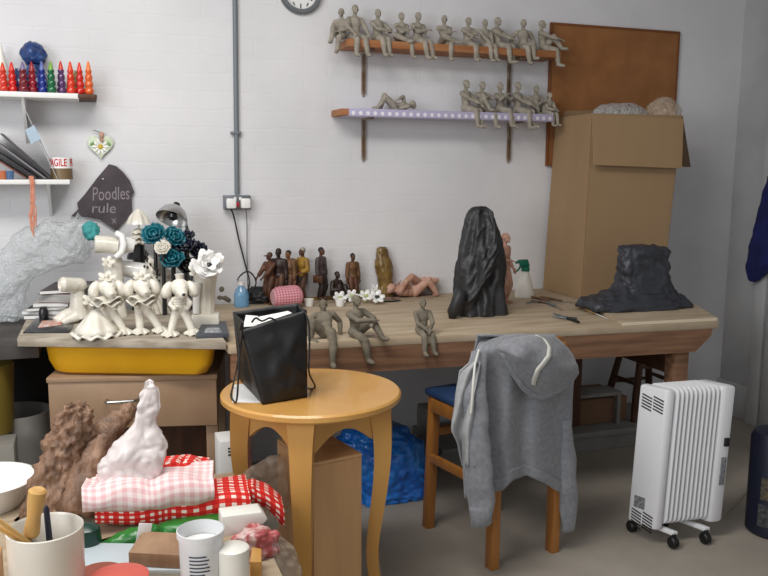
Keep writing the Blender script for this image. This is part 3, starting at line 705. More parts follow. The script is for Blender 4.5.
panel('front_panel',[fl,fr,topfr,topfl]); panel('left_panel',[bl,fl,topfl,topbl]); panel('right_panel',[fr,br,topbr,topfr]); panel('back_panel',[br,bl,topbl,topbr])
build('bottom_panel',MB().prism([fl,fr,br,bl],(0,0,.006)),mCard,bxo)
out=V(e.y,-e.x,0)
f0=gy(592,114,fl.y-.015); f1=gy(683,119,fr.y-.015); f2=gy(681.5,168.5,fr.y-.045); f3=gy(593,165,fl.y-.045)
panel('front_flap',[f3,f2,f1,f0],mCard,.005)
rf=[topfr+V(.005,.01,0),gy(689.5,167,fr.y+.06),gy(681.5,166,fr.y-.0),topfr+V(.002,-.005,0)]
rf=[gy(683,121,fr.y+.02),gy(690,167,fr.y+.16),gy(682.5,166,fr.y+.01)]
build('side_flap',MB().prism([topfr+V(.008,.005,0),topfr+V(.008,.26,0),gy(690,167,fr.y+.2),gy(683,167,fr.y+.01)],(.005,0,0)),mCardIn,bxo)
lb0=topbl+V(0,0,.004)
panel('back_flap',[topbl+V(.02,-.02,0),topbr+V(-.02,-.02,0),topbr+V(-.02,-.03,.05),topbl+V(.03,-.03,.035)],mCard,.004)
def bag_blob(name,lb,c,r,mat,amp,sc,seed,cat='bag'):
    mb=MB(); bmesh.ops.create_icosphere(mb.bm,subdivisions=5,radius=1,matrix=Matrix.Translation(c)@Matrix.Diagonal((r[0],r[1],r[2],1))); mb.crumple(amp,sc,seed); return tag(build(name,mb,mat,ang=180),lb,cat)
bag_blob('plastic_wrap','clear wrap bulging out of the cardboard box top at right',gy(663,114,fr.y+.1),(.085,.07,.075),mClear,.016,14,2)
bag_blob('bubble_wrap','grey bubble wrap showing over the cardboard box rim at left',gy(620,116,fr.y+.12),(.15,.07,.06),mBub,.014,10,3)
# ------------------------------------------------------------------ jacket and canister at right
XJ=XR-.05
J=[(178,772,1),(195,762,0),(215,756,0),(235,752,0),(255,748,0),(270,745.5,0),(276,746,0),(281,750,0)]
rows=[(176,768,800),(195,762,800),(215,757,800),(235,752,790),(248,749,772),(258,748,764),(268,746,758),(278,747,753),(281,749,751)]
mb=MB(); S=[]
def Lr(y,i): return lerp([(r[0],r[i]) for r in rows],y)
rings=[]
for j in range(40):
    y=176+(281-176)*j/39; a=gx(Lr(y,1),y,XJ-.03); b=a+V(0,-.02-(Lr(y,2)-Lr(y,1))*.012,0); c=(a+b)/2; h=(b-a).length/2; ring=[]
    for k in range(36):
        th=2*PI*k/36; d=.035*(1+.35*math.sin(th*6+y*.05)*.6); ring.append(mb.bm.verts.new(c+V(-d*math.sin(th)*min(1,h*12),-h*math.cos(th),0)))
    rings.append(ring)
for q,w in zip(rings,rings[1:]):
    for k in range(36): mb.face([q[k],q[(k+1)%36],w[(k+1)%36],w[k]])
mb.face(rings[0]);mb.face(rings[-1]); mb.noise(.006,14,2)
jk=tag(build('blue_jacket',mb,mJacket,ang=180),'royal blue jacket hanging on the door at the right edge','jacket')
zc=0.001; pc=gz(768,541,0); cr=.105; cc=V(gz(751.5,535,0).x+cr*1.02,gz(751.5,535,0).y,0); ztop=gy(757,436,cc.y-.03).z
k=thing('navy_canister',cc,'dark navy canister with a worn label standing at the right edge','canister'); T=Matrix.Translation(cc)
build('canister_body',MB().lathe([(0,.001),(cr-.01,.001),(cr,.012),(cr,ztop-.03),(cr-.012,ztop-.008),(cr-.05,ztop),(0,ztop)],40,T),mNavyC,k)
build('cap',MB().lathe([(.04,ztop),(.036,ztop+.02),(.014,ztop+.03),(.012,ztop+.05),(0,ztop+.052)],24,T),mBlack,k)
for (z0_,z1_,mt,a0,a1) in ((.16,.25,M('faded_label',(104,94,66),.7,(40,42,52),60),-2.9,-1.6),(.05,.14,M('scuffed_label',(30,32,40),.7,(84,84,84),50),-2.95,-1.5)):
    mb=MB(); mb.grid(lambda u,v:cc+V((cr+.001)*math.cos(a0+(a1-a0)*u),(cr+.001)*math.sin(a0+(a1-a0)*u),z0_+(z1_-z0_)*v),16,2); build('label',mb,mt,k)
cable('heater_cord','beige cord trailing on the floor from the heater to the canister',[gz(722,519,.05),gz(732,508,.012),gz(745,494,.006),gz(752,484,.006)],.003,M('beige_cord',(150,140,124),.6))
# ------------------------------------------------------------------ oil radiator
zb=.065; a=gz(656,531,zb); b=gz(625,521,zb); c=gz(721,522.5,zb); print('heater',(c-a),(b-a))
hx=(c-a); HL=hx.length; hx.normalize(); hy=((b-a).normalized()*.75+V(-hx.y,hx.x,0)*.25).normalized(); HD=min(.27,(b-a).length*.97)
HT=gy(664,390.5,a.y).z
k=thing('oil_radiator',a+hx*HL/2+hy*HD/2-V(0,0,zb),'white oil-filled electric radiator on castors on the floor at right','heater')
def hp_(x,y,z): return a*1+hx*(x+.022*(z-zb)/.5)+hy*y+V(0,0,z-zb)
def hbox(x0,x1,y0,y1,z0,z1,bev):
    mb=MB(); mb.hexa([hp_(x0,y0,z0),hp_(x1,y0,z0),hp_(x1,y1,z0),hp_(x0,y1,z0)],[hp_(x0,y0,z1),hp_(x1,y0,z1),hp_(x1,y1,z1),hp_(x0,y1,z1)],bev); return mb
ke=build('end_panel',hbox(-.006,.03,0,HD,zb,HT,.012),mHeater,k)
kc=build('control_panel',hbox(HL-.06,HL,-.006,HD,zb+.004,HT,.014),mHeater,k)
nf=10; x0,x1=.034,HL-.064
for i in range(nf):
    x=x0+(i+.5)*(x1-x0)/nf; w=(x1-x0)/nf*.5; mb=MB(); pts=[]
    y0,y1=-.002,HD+.002; zt=HT+.004; r=.03
    for (cy,cz,s) in ((y1-r,zt-r,0),(y0+r,zt-r,1),(y0+r,zb+.015+r,2),(y1-r,zb+.015+r,3)):
        for q in range(5): an=PI/2*s+PI/2*q/4; pts.append(hp_(x-w*.28,cy+r*math.cos(an),cz+r*math.sin(an)))
    mb.prism(pts,hx*w*.56,.003); build('radiator_fin',mb,mHeater,k)
    build('fin_web',hbox(x-w,x+w,.03,HD-.03,zb+.03,HT-.02,.004),mHeater,k)
for (zz,n_,dx) in ((HT-.045,5,0),(zb+.05,6,0)):
    for q in range(n_):
        for s in (0,1):
            y=HD*(.68-.4*s); z=zz-q*.012; mb=MB(); mb.hexa(*[[hp_(-.0075+dd_,yy,z+zz_+(yy-y)*.25) for dd_,yy,zz_ in ((0,y-.022,w_),(0,y+.022,w_),(.002,y+.022,w_),(.002,y-.022,w_))] for w_ in (0,.005)]); build('vent_slot',mb,mBlack,ke)
mb=MB(); mb.hexa(*[[hp_(-.0072+dd_,yy,z) for dd_,yy in ((0,HD*.42),(0,HD*.8),(.002,HD*.8),(.002,HD*.42))] for z in (zb+.068,zb+.115)]); build('rating_label',mb,M('rating_label_print',(70,72,76),.7,(150,150,150),120),ke)
def ffront(name,fx0,fx1,z0,z1,mat,dep=.003):
    return build(name,hbox(fx0,fx1,-.006-dep,-.0055,z0,z1,.0005),mat,kc)
zr=lambda py: gy(728,py,a.y).z
ffront('thermostat_dial',HL-.034,HL-.018,zr(443),zr(435),mBlack,.01)
ffront('printed_scale',HL-.038,HL-.016,zr(481),zr(454),M('scale_print',(150,152,156),.6,(90,92,98),140))
for q,(x,sx) in enumerate(((.05,1),(HL-.1,1))):
    kb=build('castor_bar',hbox(x-.012,x+.012,-.035,HD+.035,zb-.012,zb+.004,.003),mHeater,k)
    for y in (-.03,HD+.03):
        c=hp_(x,y,.024); build('castor',MB().lathe([(0,-.014),(.019,-.014),(.023,-.009),(.023,.009),(.019,.014),(0,.014)],24,Matrix.Translation(c)@Matrix.Rotation(PI/2,4,'Y')),mBlack,kb)
        build('castor_fork',MB().tube([c+V(0,0,.02),c+V(0,0,.035)],.01,10),mBlack,kb)
# ------------------------------------------------------------------ figures
def ik(a,b,l1,l2,hint):
    d=b-a; L=d.length; mx=(l1+l2)*.995
    if L>mx: b=a+d*(mx/L); d=b-a; L=mx
    x=(l1*l1-l2*l2+L*L)/(2*L); h=math.sqrt(max(0,l1*l1-x*x)); n=d.normalized(); hv=Vector(hint); hv=(hv-n*hv.dot(n))
    hv=hv.normalized() if hv.length>1e-6 else n.orthogonal().normalized()
    return a+n*x+hv*h,b
class Fig:
    """figure of stature 1, pelvis over the seat at the origin, facing -Y"""
    def __init__(s,neck=(0,.02,.35),hip=(0,0,.075),fl=(-.07,-.28,-.2),fr=(.07,-.28,-.2),hl=None,hr=None,kl=(0,-1,.6),kr=(0,-1,.6),el=(-.6,.8,-.2),er=(.6,.8,-.2),hy=0,hpitch=0,tw=0,fdl=(0,-1,-.15),fdr=(0,-1,-.15),fat=1,female=False):
        s.__dict__.update(locals()); del s.__dict__['s']
        s.neck=Vector(neck); s.hip=Vector(hip); up=(s.neck-s.hip).normalized(); s.up=up
        sx=V(math.cos(tw),math.sin(tw),0); s.sx=(sx-up*sx.dot(up)).normalized(); s.fwd=s.sx.cross(up)*-1
        if s.fwd.y>0 and abs(tw)<1: s.fwd=-s.fwd
        sw=.108 if not female else .095
        s.sL=s.neck-up*.045-s.sx*sw; s.sR=s.neck-up*.045+s.sx*sw
        s.hL=s.hip+V(-.052,0,-.005); s.hR=s.hip+V(.052,0,-.005)
        s.kneeL,s.ankL=ik(s.hL,Vector(fl),.245,.235,kl); s.kneeR,s.ankR=ik(s.hR,Vector(fr),.245,.235,kr)
        hl=hl or (-.08,-.2,.12); hr=hr or (.08,-.2,.12)
        s.elbL,s.wrL=ik(s.sL,Vector(hl),.17,.15,el); s.elbR,s.wrR=ik(s.sR,Vector(hr),.17,.15,er)
        R=rot('Z',hy)@rot('X',hpitch); s.hR_=R; s.head=s.neck+up*.045+R@V(0,-.018,.065)
    def torso(s,mb,g=0):
        f=s.fat
        def e(t,r,off=0):
            c=s.hip.lerp(s.neck,t)+s.fwd*off; M3=Matrix((s.sx,-s.fwd,s.up)).transposed(); mb.ell(c,(r[0]*f+g,r[1]*f+g,r[2]+g),M3,16,10)
        e(.02,(.096,.075,.072)); e(.32,(.084,.066,.1)); e(.62,(.102,.072,.1),.006); e(.8,(.104,.064,.07))
        mb.tube([s.sL,s.neck-s.up*.03,s.sR],[.034+g,.045+g,.034+g],10); mb.ell(s.sL,(.04+g,)*3); mb.ell(s.sR,(.04+g,)*3)
    def arms(s,mb,g=0,cuff=1):
        for a,b,c in ((s.sL,s.elbL,s.wrL),(s.sR,s.elbR,s.wrR)):
            w=b.lerp(c,cuff)
            mb.tube([a,a.lerp(b,.4),b],[.042+g,.041+g,.034+g],10); mb.ell(b,(.034+g,)*3,None,10,6); mb.tube([b,b.lerp(w,.35),w],[.034+g,.035+g,.025+g],10)
    def hands(s,mb):
        for b,c,sg in ((s.elbL,s.wrL,1),(s.elbR,s.wrR,-1)):
            d=(c-b).normalized(); n=d.cross(V(0,0,1)); n=n.normalized() if n.length>.1 else V(1,0,0)
            mb.ell(c,(.021,)*3,None,8,6); p=c+d*.035; u=n.cross(d)
            mb.ell(p,(.024,.036,.013),Matrix((n,d,u)).transposed(),10,6)
            for i,l in enumerate((.046,.054,.05,.038)):
                o=p+n*(.0185*(i-1.5)*.72)+d*.024; k=o+d*l*.55-u*.004; mb.tube([o,k,k+d*l*.42-u*.016],[.0088,.0085,.007],6)
            o=p+n*.02*sg-d*.012; mb.tube([o,o+n*.022*sg+d*.016,o+n*.024*sg+d*.036],[.0095,.009,.0075],6)
    def legs(s,mb,g=0,cuff=1):
        for a,b,c in ((s.hL,s.kneeL,s.ankL),(s.hR,s.kneeR,s.ankR)):
            w=b.lerp(c,cuff)
            mb.tube([a,a.lerp(b,.5),b],[.064+g,.061+g,.048+g],12); mb.ell(a,(.064+g,)*3,None,12,8); mb.ell(b,(.049+g,)*3,None,12,8)
            mb.tube([b,b.lerp(w,.3),w],[.047+g,.05+g,.034+g],12)
    def feet(s,mb):
        for b,c,dr in ((s.kneeL,s.ankL,s.fdl),(s.kneeR,s.ankR,s.fdr)):
            d=Vector(dr).normalized(); mb.ell(c,(.036,.036,.034),None,10,6); n=d.cross((b-c).normalized()); n=n.normalized() if n.length>.1 else V(1,0,0); u=n.cross(d)
            mb.ell(c+d*.045-V(0,0,.012),(.038,.08,.03),Matrix((n,d,u)).transposed(),12,8); mb.ell(c-d*.012-V(0,0,.01),(.026,.03,.024),Matrix((n,d,u)).transposed(),10,6)
    def heads(s,mb):
        R=s.hR_; h=s.head; mb.tube([s.neck-s.up*.03,s.neck+s.up*.03,h-R@V(0,-.01,.02)],[.042,.032,.034],10)
        mb.ell(h+R@V(0,.008,.012),(.05,.06,.058),R,16,12); mb.ell(h+R@V(0,-.016,-.026),(.04,.044,.046),R,14,10)
        mb.ell(h+R@V(0,-.062,-.012),(.011,.016,.02),R,8,6); mb.ell(h+R@V(0,-.05,.012),(.034,.012,.01),R,10,6)
        mb.ell(h+R@V(0,-.056,-.04),(.017,.009,.006),R,8,6); mb.ell(h+R@V(0,-.05,-.06),(.018,.014,.013),R,8,6)
        for k in (-1,1): mb.ell(h+R@V(k*.051,.004,-.01),(.01,.016,.024),R,8,6)
    def eyes(s,mb,r=.008):
        for k in (-1,1): mb.ell(s.head+s.hR_@V(k*.02,-.054,-.003),(r,r*.7,r*.6),s.hR_,8,6)
    def hair(s,mb,long=0):
        R=s.hR_; h=s.head; mb.ell(h+R@V(0,.016,.026),(.054,.06,.056),R,16,12)
        if long: mb.ell(h+R@V(0,.035,-.03),(.05,.04,.07),R,14,10)
def xf(mb,loc,yaw,S):
    bmesh.ops.transform(mb.bm,matrix=Matrix.Translation(loc)@Matrix.Rotation(yaw,4,'Z')@Matrix.Scale(S,4),verts=mb.bm.verts[:]); return mb
def clay(name,lb,grp,loc,yaw,S,f,mat,cat='figurine',vox=.0024):
    mb=MB(); f.torso(mb);f.arms(mb);f.hands(mb);f.legs(mb);f.feet(mb);f.heads(mb); xf(mb,loc,yaw,S)
    o=build(name,mb,mat,ang=180,voxel=vox,smooth=2,origin=loc)
    tag(o,lb,cat,grp)
    mb=MB(); f.eyes(mb); xf(mb,loc,yaw,S); build('eye',mb,mClayD,o)
    return o
def painted(name,lb,loc,yaw,S,f,skin,shirt,trou,shoe,hair,extra=None,cuff=.95,hairlong=0,cat='figurine',grp=None,skirt=None):
    mb=MB(); f.torso(mb);f.arms(mb);f.hands(mb);f.legs(mb);f.feet(mb);f.heads(mb); xf(mb,loc,yaw,S)
    o=tag(build(name,mb,skin,ang=180,voxel=.0024,smooth=2,origin=loc),lb,cat,grp)
    def lay(nm,fn,mat,v=.0024):
        mb=MB(); fn(mb); xf(mb,loc,yaw,S); return build(nm,mb,mat,o,ang=180,voxel=v,smooth=2)
    if shirt: lay('jacket',lambda m:(f.torso(m,.012),f.arms(m,.01,.92)),shirt)
    if trou: lay('trousers',lambda m:(f.legs(m,.011,cuff),m.ell(f.hip,(.098,.076,.075))),trou)
    if skirt: lay('skirt',lambda m:m.lathe([(0,.12),(.085,.1),(.1,0),(.105,-.17),(0,-.17)],20,Matrix.Translation(f.hip)@Matrix.Diagonal((1,.75,1,1))),skirt)
    if shoe: lay('shoes',lambda m:[m.ell(c+Vector(d).normalized()*.04-V(0,0,.012),(.036,.082,.03),Matrix((Vector(d).normalized().cross(V(0,0,1)).normalized(),Vector(d).normalized(),V(0,0,1))).transposed()) for c,d in ((f.ankL,f.fdl),(f.ankR,f.fdr))],shoe)
    if hair: lay('hair',lambda m:f.hair(m,hairlong),hair)
    mb=MB(); f.eyes(mb,.007); xf(mb,loc,yaw,S); build('eye',mb,mHair,o)
    if extra:
        for nm,fn,mat in extra: 
            mb=MB(); fn(mb); xf(mb,loc,yaw,S); build(nm,mb,mat,o,ang=60)
    return o
CR=dict(hl=(.07,-.13,.22),hr=(-.07,-.11,.24),el=(-.9,-.1,-.5),er=(.9,-.1,-.5))          # folded arms
LAP=dict(hl=(-.03,-.17,.13),hr=(.03,-.17,.13),el=(-1,.3,-.2),er=(1,.3,-.2))
SIDE=dict(hl=(-.2,.03,.05),hr=(.2,.03,.05),el=(-1,.6,0),er=(1,.6,0))
KN=dict(hl=(-.07,-.25,.14),hr=(.07,-.25,.14),el=(-1,.2,-.3),er=(1,.2,-.3))
# (seat px x, head top y, sole y, yaw, pose, look words)
FU=[
 (341,8,56,-.55,Fig(fl=(-.1,-.28,-.06),fr=(.0,-.27,-.22),kl=(0,-.6,1),neck=(0,.03,.35),**LAP),'clay figurine turned outwards, one knee lifted, at the left end of the orange shelf'),
 (355,6,54,.1,Fig(fl=(-.085,-.27,-.24),fr=(.1,-.27,-.23),hl=(-.12,-.2,.1),hr=(.13,-.2,.1),neck=(0,.01,.37)),'upright clay figurine, hands on spread thighs, second from left on the orange shelf'),
 (378,9,57,.15,Fig(fl=(-.02,-.28,-.22),fr=(.08,-.26,-.22),hl=(.04,-.2,.17),hr=(.1,-.16,.15),el=(-1,-.1,-.6),er=(1,.4,-.2)),'clay figurine with forearms across its lap, third from left on the orange shelf'),
 (401,12,62,.2,Fig(fl=(-.02,-.24,.02),fr=(.07,-.27,-.24),kl=(-.9,-.7,.2),neck=(-.01,-.02,.34),hpitch=-.2,fdl=(.6,-.8,0),**CR),'clay figurine with arms crossed, ankle on knee, fourth from left on the orange shelf'),
 (418,12,60,.25,Fig(fl=(.0,-.27,-.23),fr=(.12,-.27,-.22),hy=.1,**CR),'clay figurine with wide folded arms, fifth from the left on the orange shelf'),
 (444,15,62,-.05,Fig(fl=(.13,-.24,.05),fr=(.03,-.27,-.24),kl=(-.6,-.8,.4),fdl=(.9,-.5,0),**CR),'clay figurine with folded arms and one hanging leg, middle of the orange shelf'),
 (468,17,63,.1,Fig(fl=(.05,-.26,-.22),fr=(-.0,-.27,-.23),hy=.2,hl=(.06,-.2,.15),hr=(-.02,-.2,.16),el=(-1,-.1,-.4),er=(1,-.1,-.4)),'clay figurine with crossed ankles, fifth from the right on the orange shelf'),
 (485,19,66,.1,Fig(fl=(-.02,-.27,-.23),fr=(.08,-.28,-.22),hpitch=-.15,hl=(-.02,-.22,.06),hr=(.02,-.22,.06),el=(-1,.1,-.2),er=(1,.1,-.2)),'clay figurine, hands clasped between its knees, fourth from right on the orange shelf'),
 (498,17,64,.55,Fig(fl=(-.05,-.27,-.22),fr=(.07,-.25,-.2),hl=(.02,-.26,.14),hr=(.1,-.26,.14),neck=(0,.03,.35)),'clay figurine turned sideways, arms stretched, third from right on the orange shelf'),
 (523,19,58,-.05,Fig(fl=(-.0,-.27,-.22),fr=(.1,-.22,-.14),hl=(-.16,.02,.07),hr=(.16,.02,.07),el=(-1,.5,0),er=(1,.5,0),fdr=(.4,-.8,0)),'clay figurine with arms propped at its sides, second from right on the orange shelf'),
 (543,20,69,.85,Fig(fl=(-.05,-.28,-.22),fr=(.08,-.3,.06),kr=(0,-.4,1),hl=(.0,-.27,.2),hr=(.06,-.27,.2),neck=(0,.04,.35),fdr=(0,-1,0)),'clay figurine in profile hugging a raised leg at the right end of the orange shelf')]
for (px,yt,yb,yaw,f,lb) in FU:
    c=gy(px,50,W-.1); c.z=UZ+.001; zt=gy(px,yt,W-.1).z; S=min(.3,(zt-UZ)/.53)
    clay('clay_figurine',lb,'seated clay figurines on the orange shelf',c,yaw,S,f,mClay if px<480 else mClayD2 if False else mClay)
FL=[
 (466,80,127,.5,Fig(fl=(-.04,-.27,-.22),fr=(.06,-.28,-.22),hl=(.02,-.24,.14),hr=(.06,-.24,.13),neck=(0,.02,.35)),'clay figurine turned right, hands on knees, leftmost seated one on the polka-dot shelf'),
 (482,82,131,.3,Fig(fl=(-.02,-.2,.06),fr=(.07,-.28,-.23),kl=(-.3,-.6,1),hl=(.05,-.2,.24),hr=(-.06,-.2,.25),el=(-.9,-.2,-.3),er=(.9,-.2,-.3)),'clay figurine, arms folded over raised knee, second seated one on the polka-dot shelf'),
 (500,83,132,.35,Fig(fl=(.02,-.25,-.2),fr=(.06,-.26,-.23),hl=(-.02,-.14,.3),hr=(.05,-.22,.24),el=(-.5,-.6,-.6),er=(.9,-.2,-.4),hpitch=-.1),'clay figurine propping chin on hand, third seated one on the polka-dot shelf'),
 (518,83,134,.55,Fig(fl=(-.05,-.26,-.22),fr=(.07,-.27,-.2),hl=(.02,-.26,.13),hr=(.09,-.26,.13),neck=(0,.03,.36)),'clay figurine reaching to its knee, third from the right on the polka-dot shelf'),
 (535,86,118,.1,Fig(fl=(-.04,-.16,.02),fr=(.06,-.16,.02),kl=(-.4,-.6,1),kr=(.4,-.6,1),hl=(-.03,-.2,.2),hr=(.03,-.2,.2),neck=(0,.0,.35)),'small clay figurine, knees drawn up, second from right on the polka-dot shelf'),
 (547,92,134,.25,Fig(fl=(-.07,-.27,-.23),fr=(.07,-.28,-.22),hl=(-.05,-.26,.1),hr=(.05,-.26,.1),neck=(0,-.06,.33),hpitch=-.35),'clay figurine stooping forward at the right end of the polka-dot shelf')]
for i,(px,yt,yb,yaw,f,lb) in enumerate(FL):
    Yc=W-.1 if i!=4 else W-.06
    c=gy(px,118,Yc); c.z=LZ+.004; zt=gy(px,yt,Yc).z; S=min(.3,max(.2,(zt-LZ)/.53))
    clay('clay_figurine',lb,'seated clay figurines on the polka-dot shelf',c,yaw,S,f,mClay)
# reclining figurine
S=.27; c=gy(392,110,W-.1); c.z=LZ+.004
f=Fig(neck=(.3,0,.08),hip=(.03,0,.065),fl=(-.2,-.1,.03),fr=(-.14,.04,.03),kl=(-.1,-.2,1),kr=(.6,.1,1),hl=(.2,-.1,.02),hr=(.1,-.06,.22),el=(.2,-.9,-.3),er=(.3,-.5,.8),hy=1.2,hpitch=.3,fdl=(-.9,-.2,0),fdr=(-.9,0,.2))
f.sL=f.neck+V(-.03,-.09,.0); f.sR=f.neck+V(-.03,.09,.0); f.elbL,f.wrL=ik(f.sL,V(.1,-.16,.03),.17,.15,(.1,-1,0)); f.elbR,f.wrR=ik(f.sR,V(.13,.0,.2),.17,.15,(.2,.2,1)); f.head=f.neck+V(.09,-.02,.03)
f.sx=V(0,1,0); f.fwd=V(0,0,1); f.hL=f.hip+V(0,-.05,0); f.hR=f.hip+V(0,.05,0)
f.kneeL,f.ankL=ik(f.hL,V(-.3,-.07,.03),.245,.235,(-.1,-.3,1)); f.kneeR,f.ankR=ik(f.hR,V(-.2,.05,.03),.245,.235,(-.2,0,1))
clay('clay_figurine','clay figurine lying on its back, alone at the left of the polka-dot shelf',None,c,0,S,f,mClay)
# bench edge figures
def seat(px,py): 
    p=gz(px,py,BT); p.z=BT+.001; return p
def bench_fig(px,py,yt,yaw,f,lb,mat=mClayD,d=.055):
    c=gy(px,340,BY0+d); c=gy(px,340,bfy(c.x)+d); zt=gy(px,yt,c.y).z; S=(zt-BT)/(f.head.z+.075); c.z=BT+.001; return clay('clay_figurine',lb,'grey clay figurines seated on the bench edge',c,yaw,S,f,mat,vox=.0022)
bench_fig(327,333,301,-.1,Fig(neck=(-.02,.16,.31),fl=(-.22,-.1,.0),fr=(.02,-.28,-.26),kl=(-.9,-.6,.3),hl=(-.22,.2,.02),hr=(.2,.16,.02),el=(-.6,.6,.4),er=(.6,.6,.4),hpitch=.55,fdl=(.6,-.6,0)),'grey clay figurine leaning back on its arms, nearest the black bag')
bench_fig(356,333,294,.35,Fig(neck=(-.02,-.02,.35),fl=(-.02,-.27,-.24),fr=(.14,-.34,.03),kr=(.1,-.3,1),hl=(.03,-.25,.24),hr=(.08,-.22,.2),el=(-.9,-.2,-.4),er=(.9,-.2,-.4),hy=.1,hpitch=-.15,fdr=(.1,-1,0)),'grey clay figurine hugging one bent knee with its foot on the bench edge')
bench_fig(422,331,298,0,Fig(neck=(0,.0,.36),fl=(-.06,-.27,-.24),fr=(.09,-.27,-.23),hl=(-.02,-.19,.1),hr=(.05,-.2,.1),el=(-1,.2,-.2),er=(1,.2,-.2)),'grey clay figurine facing forward, hands in lap, alone at the bench edge middle')
# painted standing figures
ST=dict(hip=(0,0,.5),neck=(0,0,.81))
def standing(px,py,pt,z=BT+.001):
    p=gz(px,py,z)
    if p.y>W-.07: p=gy(px,py,W-.07-.0*z); p.z=z
    H=gy(px,pt,p.y).z-z; return p,H
def stand(px,py,pt,yaw,skin,shirt,trou,shoe,hair,lb,fig=None,extra=None,z=BT+.001,**k):
    p,H=standing(px,py,pt,z); f=fig or Fig(fl=(-.06,.01,.035),fr=(.06,-.0,.035),hl=(-.15,-.03,.45),hr=(.15,-.03,.45),kl=(0,-1,0),kr=(0,-1,0),el=(-.5,1,0),er=(.5,1,0),**ST)
    if H>0: return painted('painted_figurine',lb,p,yaw,H/1.0,f,skin,shirt,trou,shoe,hair,extra,grp='painted standing figurines',**k)
R90=PI/2
# low painted plinth board under them
a=gz(300,298.5,BT); b=gz(352,297.5,BT)
mb=MB(); mb.hexa([gz(299,300,BT+.001),gz(347,299,BT+.001),gz(349,294.5,BT+.001),gz(303,295,BT+.001)],[gz(299,300,BT+.001)+V(0,0,.012),gz(347,299,BT+.001)+V(0,0,.012),gz(349,294.5,BT+.001)+V(0,0,.012),gz(303,295,BT+.001)+V(0,0,.012)],.002)
tag(build('plinth_slab',mb,mOchre),'ochre slab under the suited figurine and the crouching one','slab')
PB=BT+.0135
stand(270,293,252,-1.0,mSkin,mRust,mCoat,mDarkF,mCoat,'brown painted figurine in a peaked cap holding its arms forward, leftmost of the painted group',
  Fig(fl=(-.06,.01,.035),fr=(.06,0,.035),hl=(-.08,-.26,.52),hr=(.08,-.26,.54),el=(-.5,.6,-.6),er=(.5,.6,-.6),hpitch=-.1,**ST),[('cap_peak',lambda m:m.ell((0,-.085,.935),(.05,.06,.012)),mCoat)])
stand(279,289,248,-.6,mDarkF,mDarkF,mCoat,mDarkF,mHair,'dark painted figurine standing just behind the one in the peaked cap')
def pack(m): m.ell((0,.13,.66),(.14,.1,.18)); m.ell((0,.17,.56),(.11,.07,.09))
stand(289,291.5,250,-.9,mSkin2,mTan,mRust,mDarkF,mHair,'tan painted figurine carrying a big rucksack on its back',None,[('rucksack',pack,mTan)])
stand(303,296,247,-1.1,mSkin,mOchre,None,mDarkF,mPale,'painted woman figurine in a yellow top, blue skirt and pale head wrap',
  Fig(fl=(-.05,.01,.035),fr=(.05,.0,.035),hl=(-.14,-.12,.58),hr=(.12,-.16,.56),el=(-.5,.8,-.2),er=(.5,.8,-.2),female=True,**ST),None,z=BT+.001,skirt=mBlueP)
def case(m): m.box((-.17,-.04,.4),(.05,.2,.14),None,.01)
stand(321,297.5,247,.75,mSkin,mSuit,mTrou,mDarkF,mHair,'painted man figurine in a grey suit carrying a brown briefcase',None,[('briefcase',case,mCoat)],z=PB)
p=gz(336,297.5,PB); H=gy(336,272,p.y).z-PB
painted('painted_figurine','small dark painted figurine crouching beside the suited man',p,.5,H/.54,Fig(hip=(0,.03,.1),neck=(0,-.02,.37),fl=(-.06,-.2,.03),fr=(.1,-.28,.03),kl=(0,-.5,1),kr=(.2,-.5,1),hl=(-.1,-.18,.2),hr=(.18,-.16,.08)),mDarkF,mDarkF,mTrou,None,mHair,grp='painted standing figurines')
stand(352.5,292,253,.25,mSkin,mTan,mRust,mDarkF,mHair,'brown painted figurine in a tan jacket with hands in pockets, standing apart at the right')
# olive wrapped statue
def noise_rows(name,lb,rows,Yc,mat,ratio,amp,sc,seed,cat,ex=2.0,zmin=None,par=None,crum=True,sub=6,nn=48,ang=180,label=None):
    mb=rowsolid(rows,Yc,ratio,nn,sub,0,ex)
    if crum: mb.crumple(amp,sc,seed)
    else: mb.noise(amp,sc,seed)
    if zmin is not None: floorclamp(mb,zmin)
    o=build(name,mb,mat,par,ang=ang)
    if not par: tag(o,lb,cat)
    return o
Yc=gz(385,297,BT).y
noise_rows('glazed_statue','olive brown glazed statue of a wrapped figure standing by the wall',[(247,378,386),(250,376.5,388),(258,376,390),(268,375,393),(278,377,393),(288,378,392.5),(296,377,393),(298.5,377,393)],Yc,mOlive,.8,.006,26,4,'statue',zmin=BT+.001)
# pink reclining figures
pc=gz(418,296,BT+.001); S=.36
f=Fig(fat=1.2,hip=(0,0,.07),neck=(.28,.02,.1),fl=(-.36,-.05,.04),fr=(-.3,.08,.05),kl=(0,-.3,1),kr=(0,.2,1)); f.sx=V(0,1,0); f.fwd=V(0,0,1); f.hL=V(0,-.05,.07); f.hR=V(0,.05,.07)
f.kneeL,f.ankL=ik(f.hL,V(-.36,-.08,.04),.245,.235,(0,-.4,1)); f.kneeR,f.ankR=ik(f.hR,V(-.3,.1,.04),.245,.235,(0,.1,1)); f.sL=f.neck+V(-.03,-.09,0); f.sR=f.neck+V(-.03,.09,0)
f.elbL,f.wrL=ik(f.sL,V(.08,-.15,.06),.17,.15,(0,-1,.4)); f.elbR,f.wrR=ik(f.sR,V(.12,.1,.16),.17,.15,(.3,.6,.6)); f.head=f.neck+V(.08,0,.03); f.hR_=rot('Z',1.2)
clay('pink_figurine','pink clay figure reclining along the wall beside the olive statue, foremost of the pair','reclining pink figures',pc+V(-.02,-.0,0),PI,S,f,mPink)
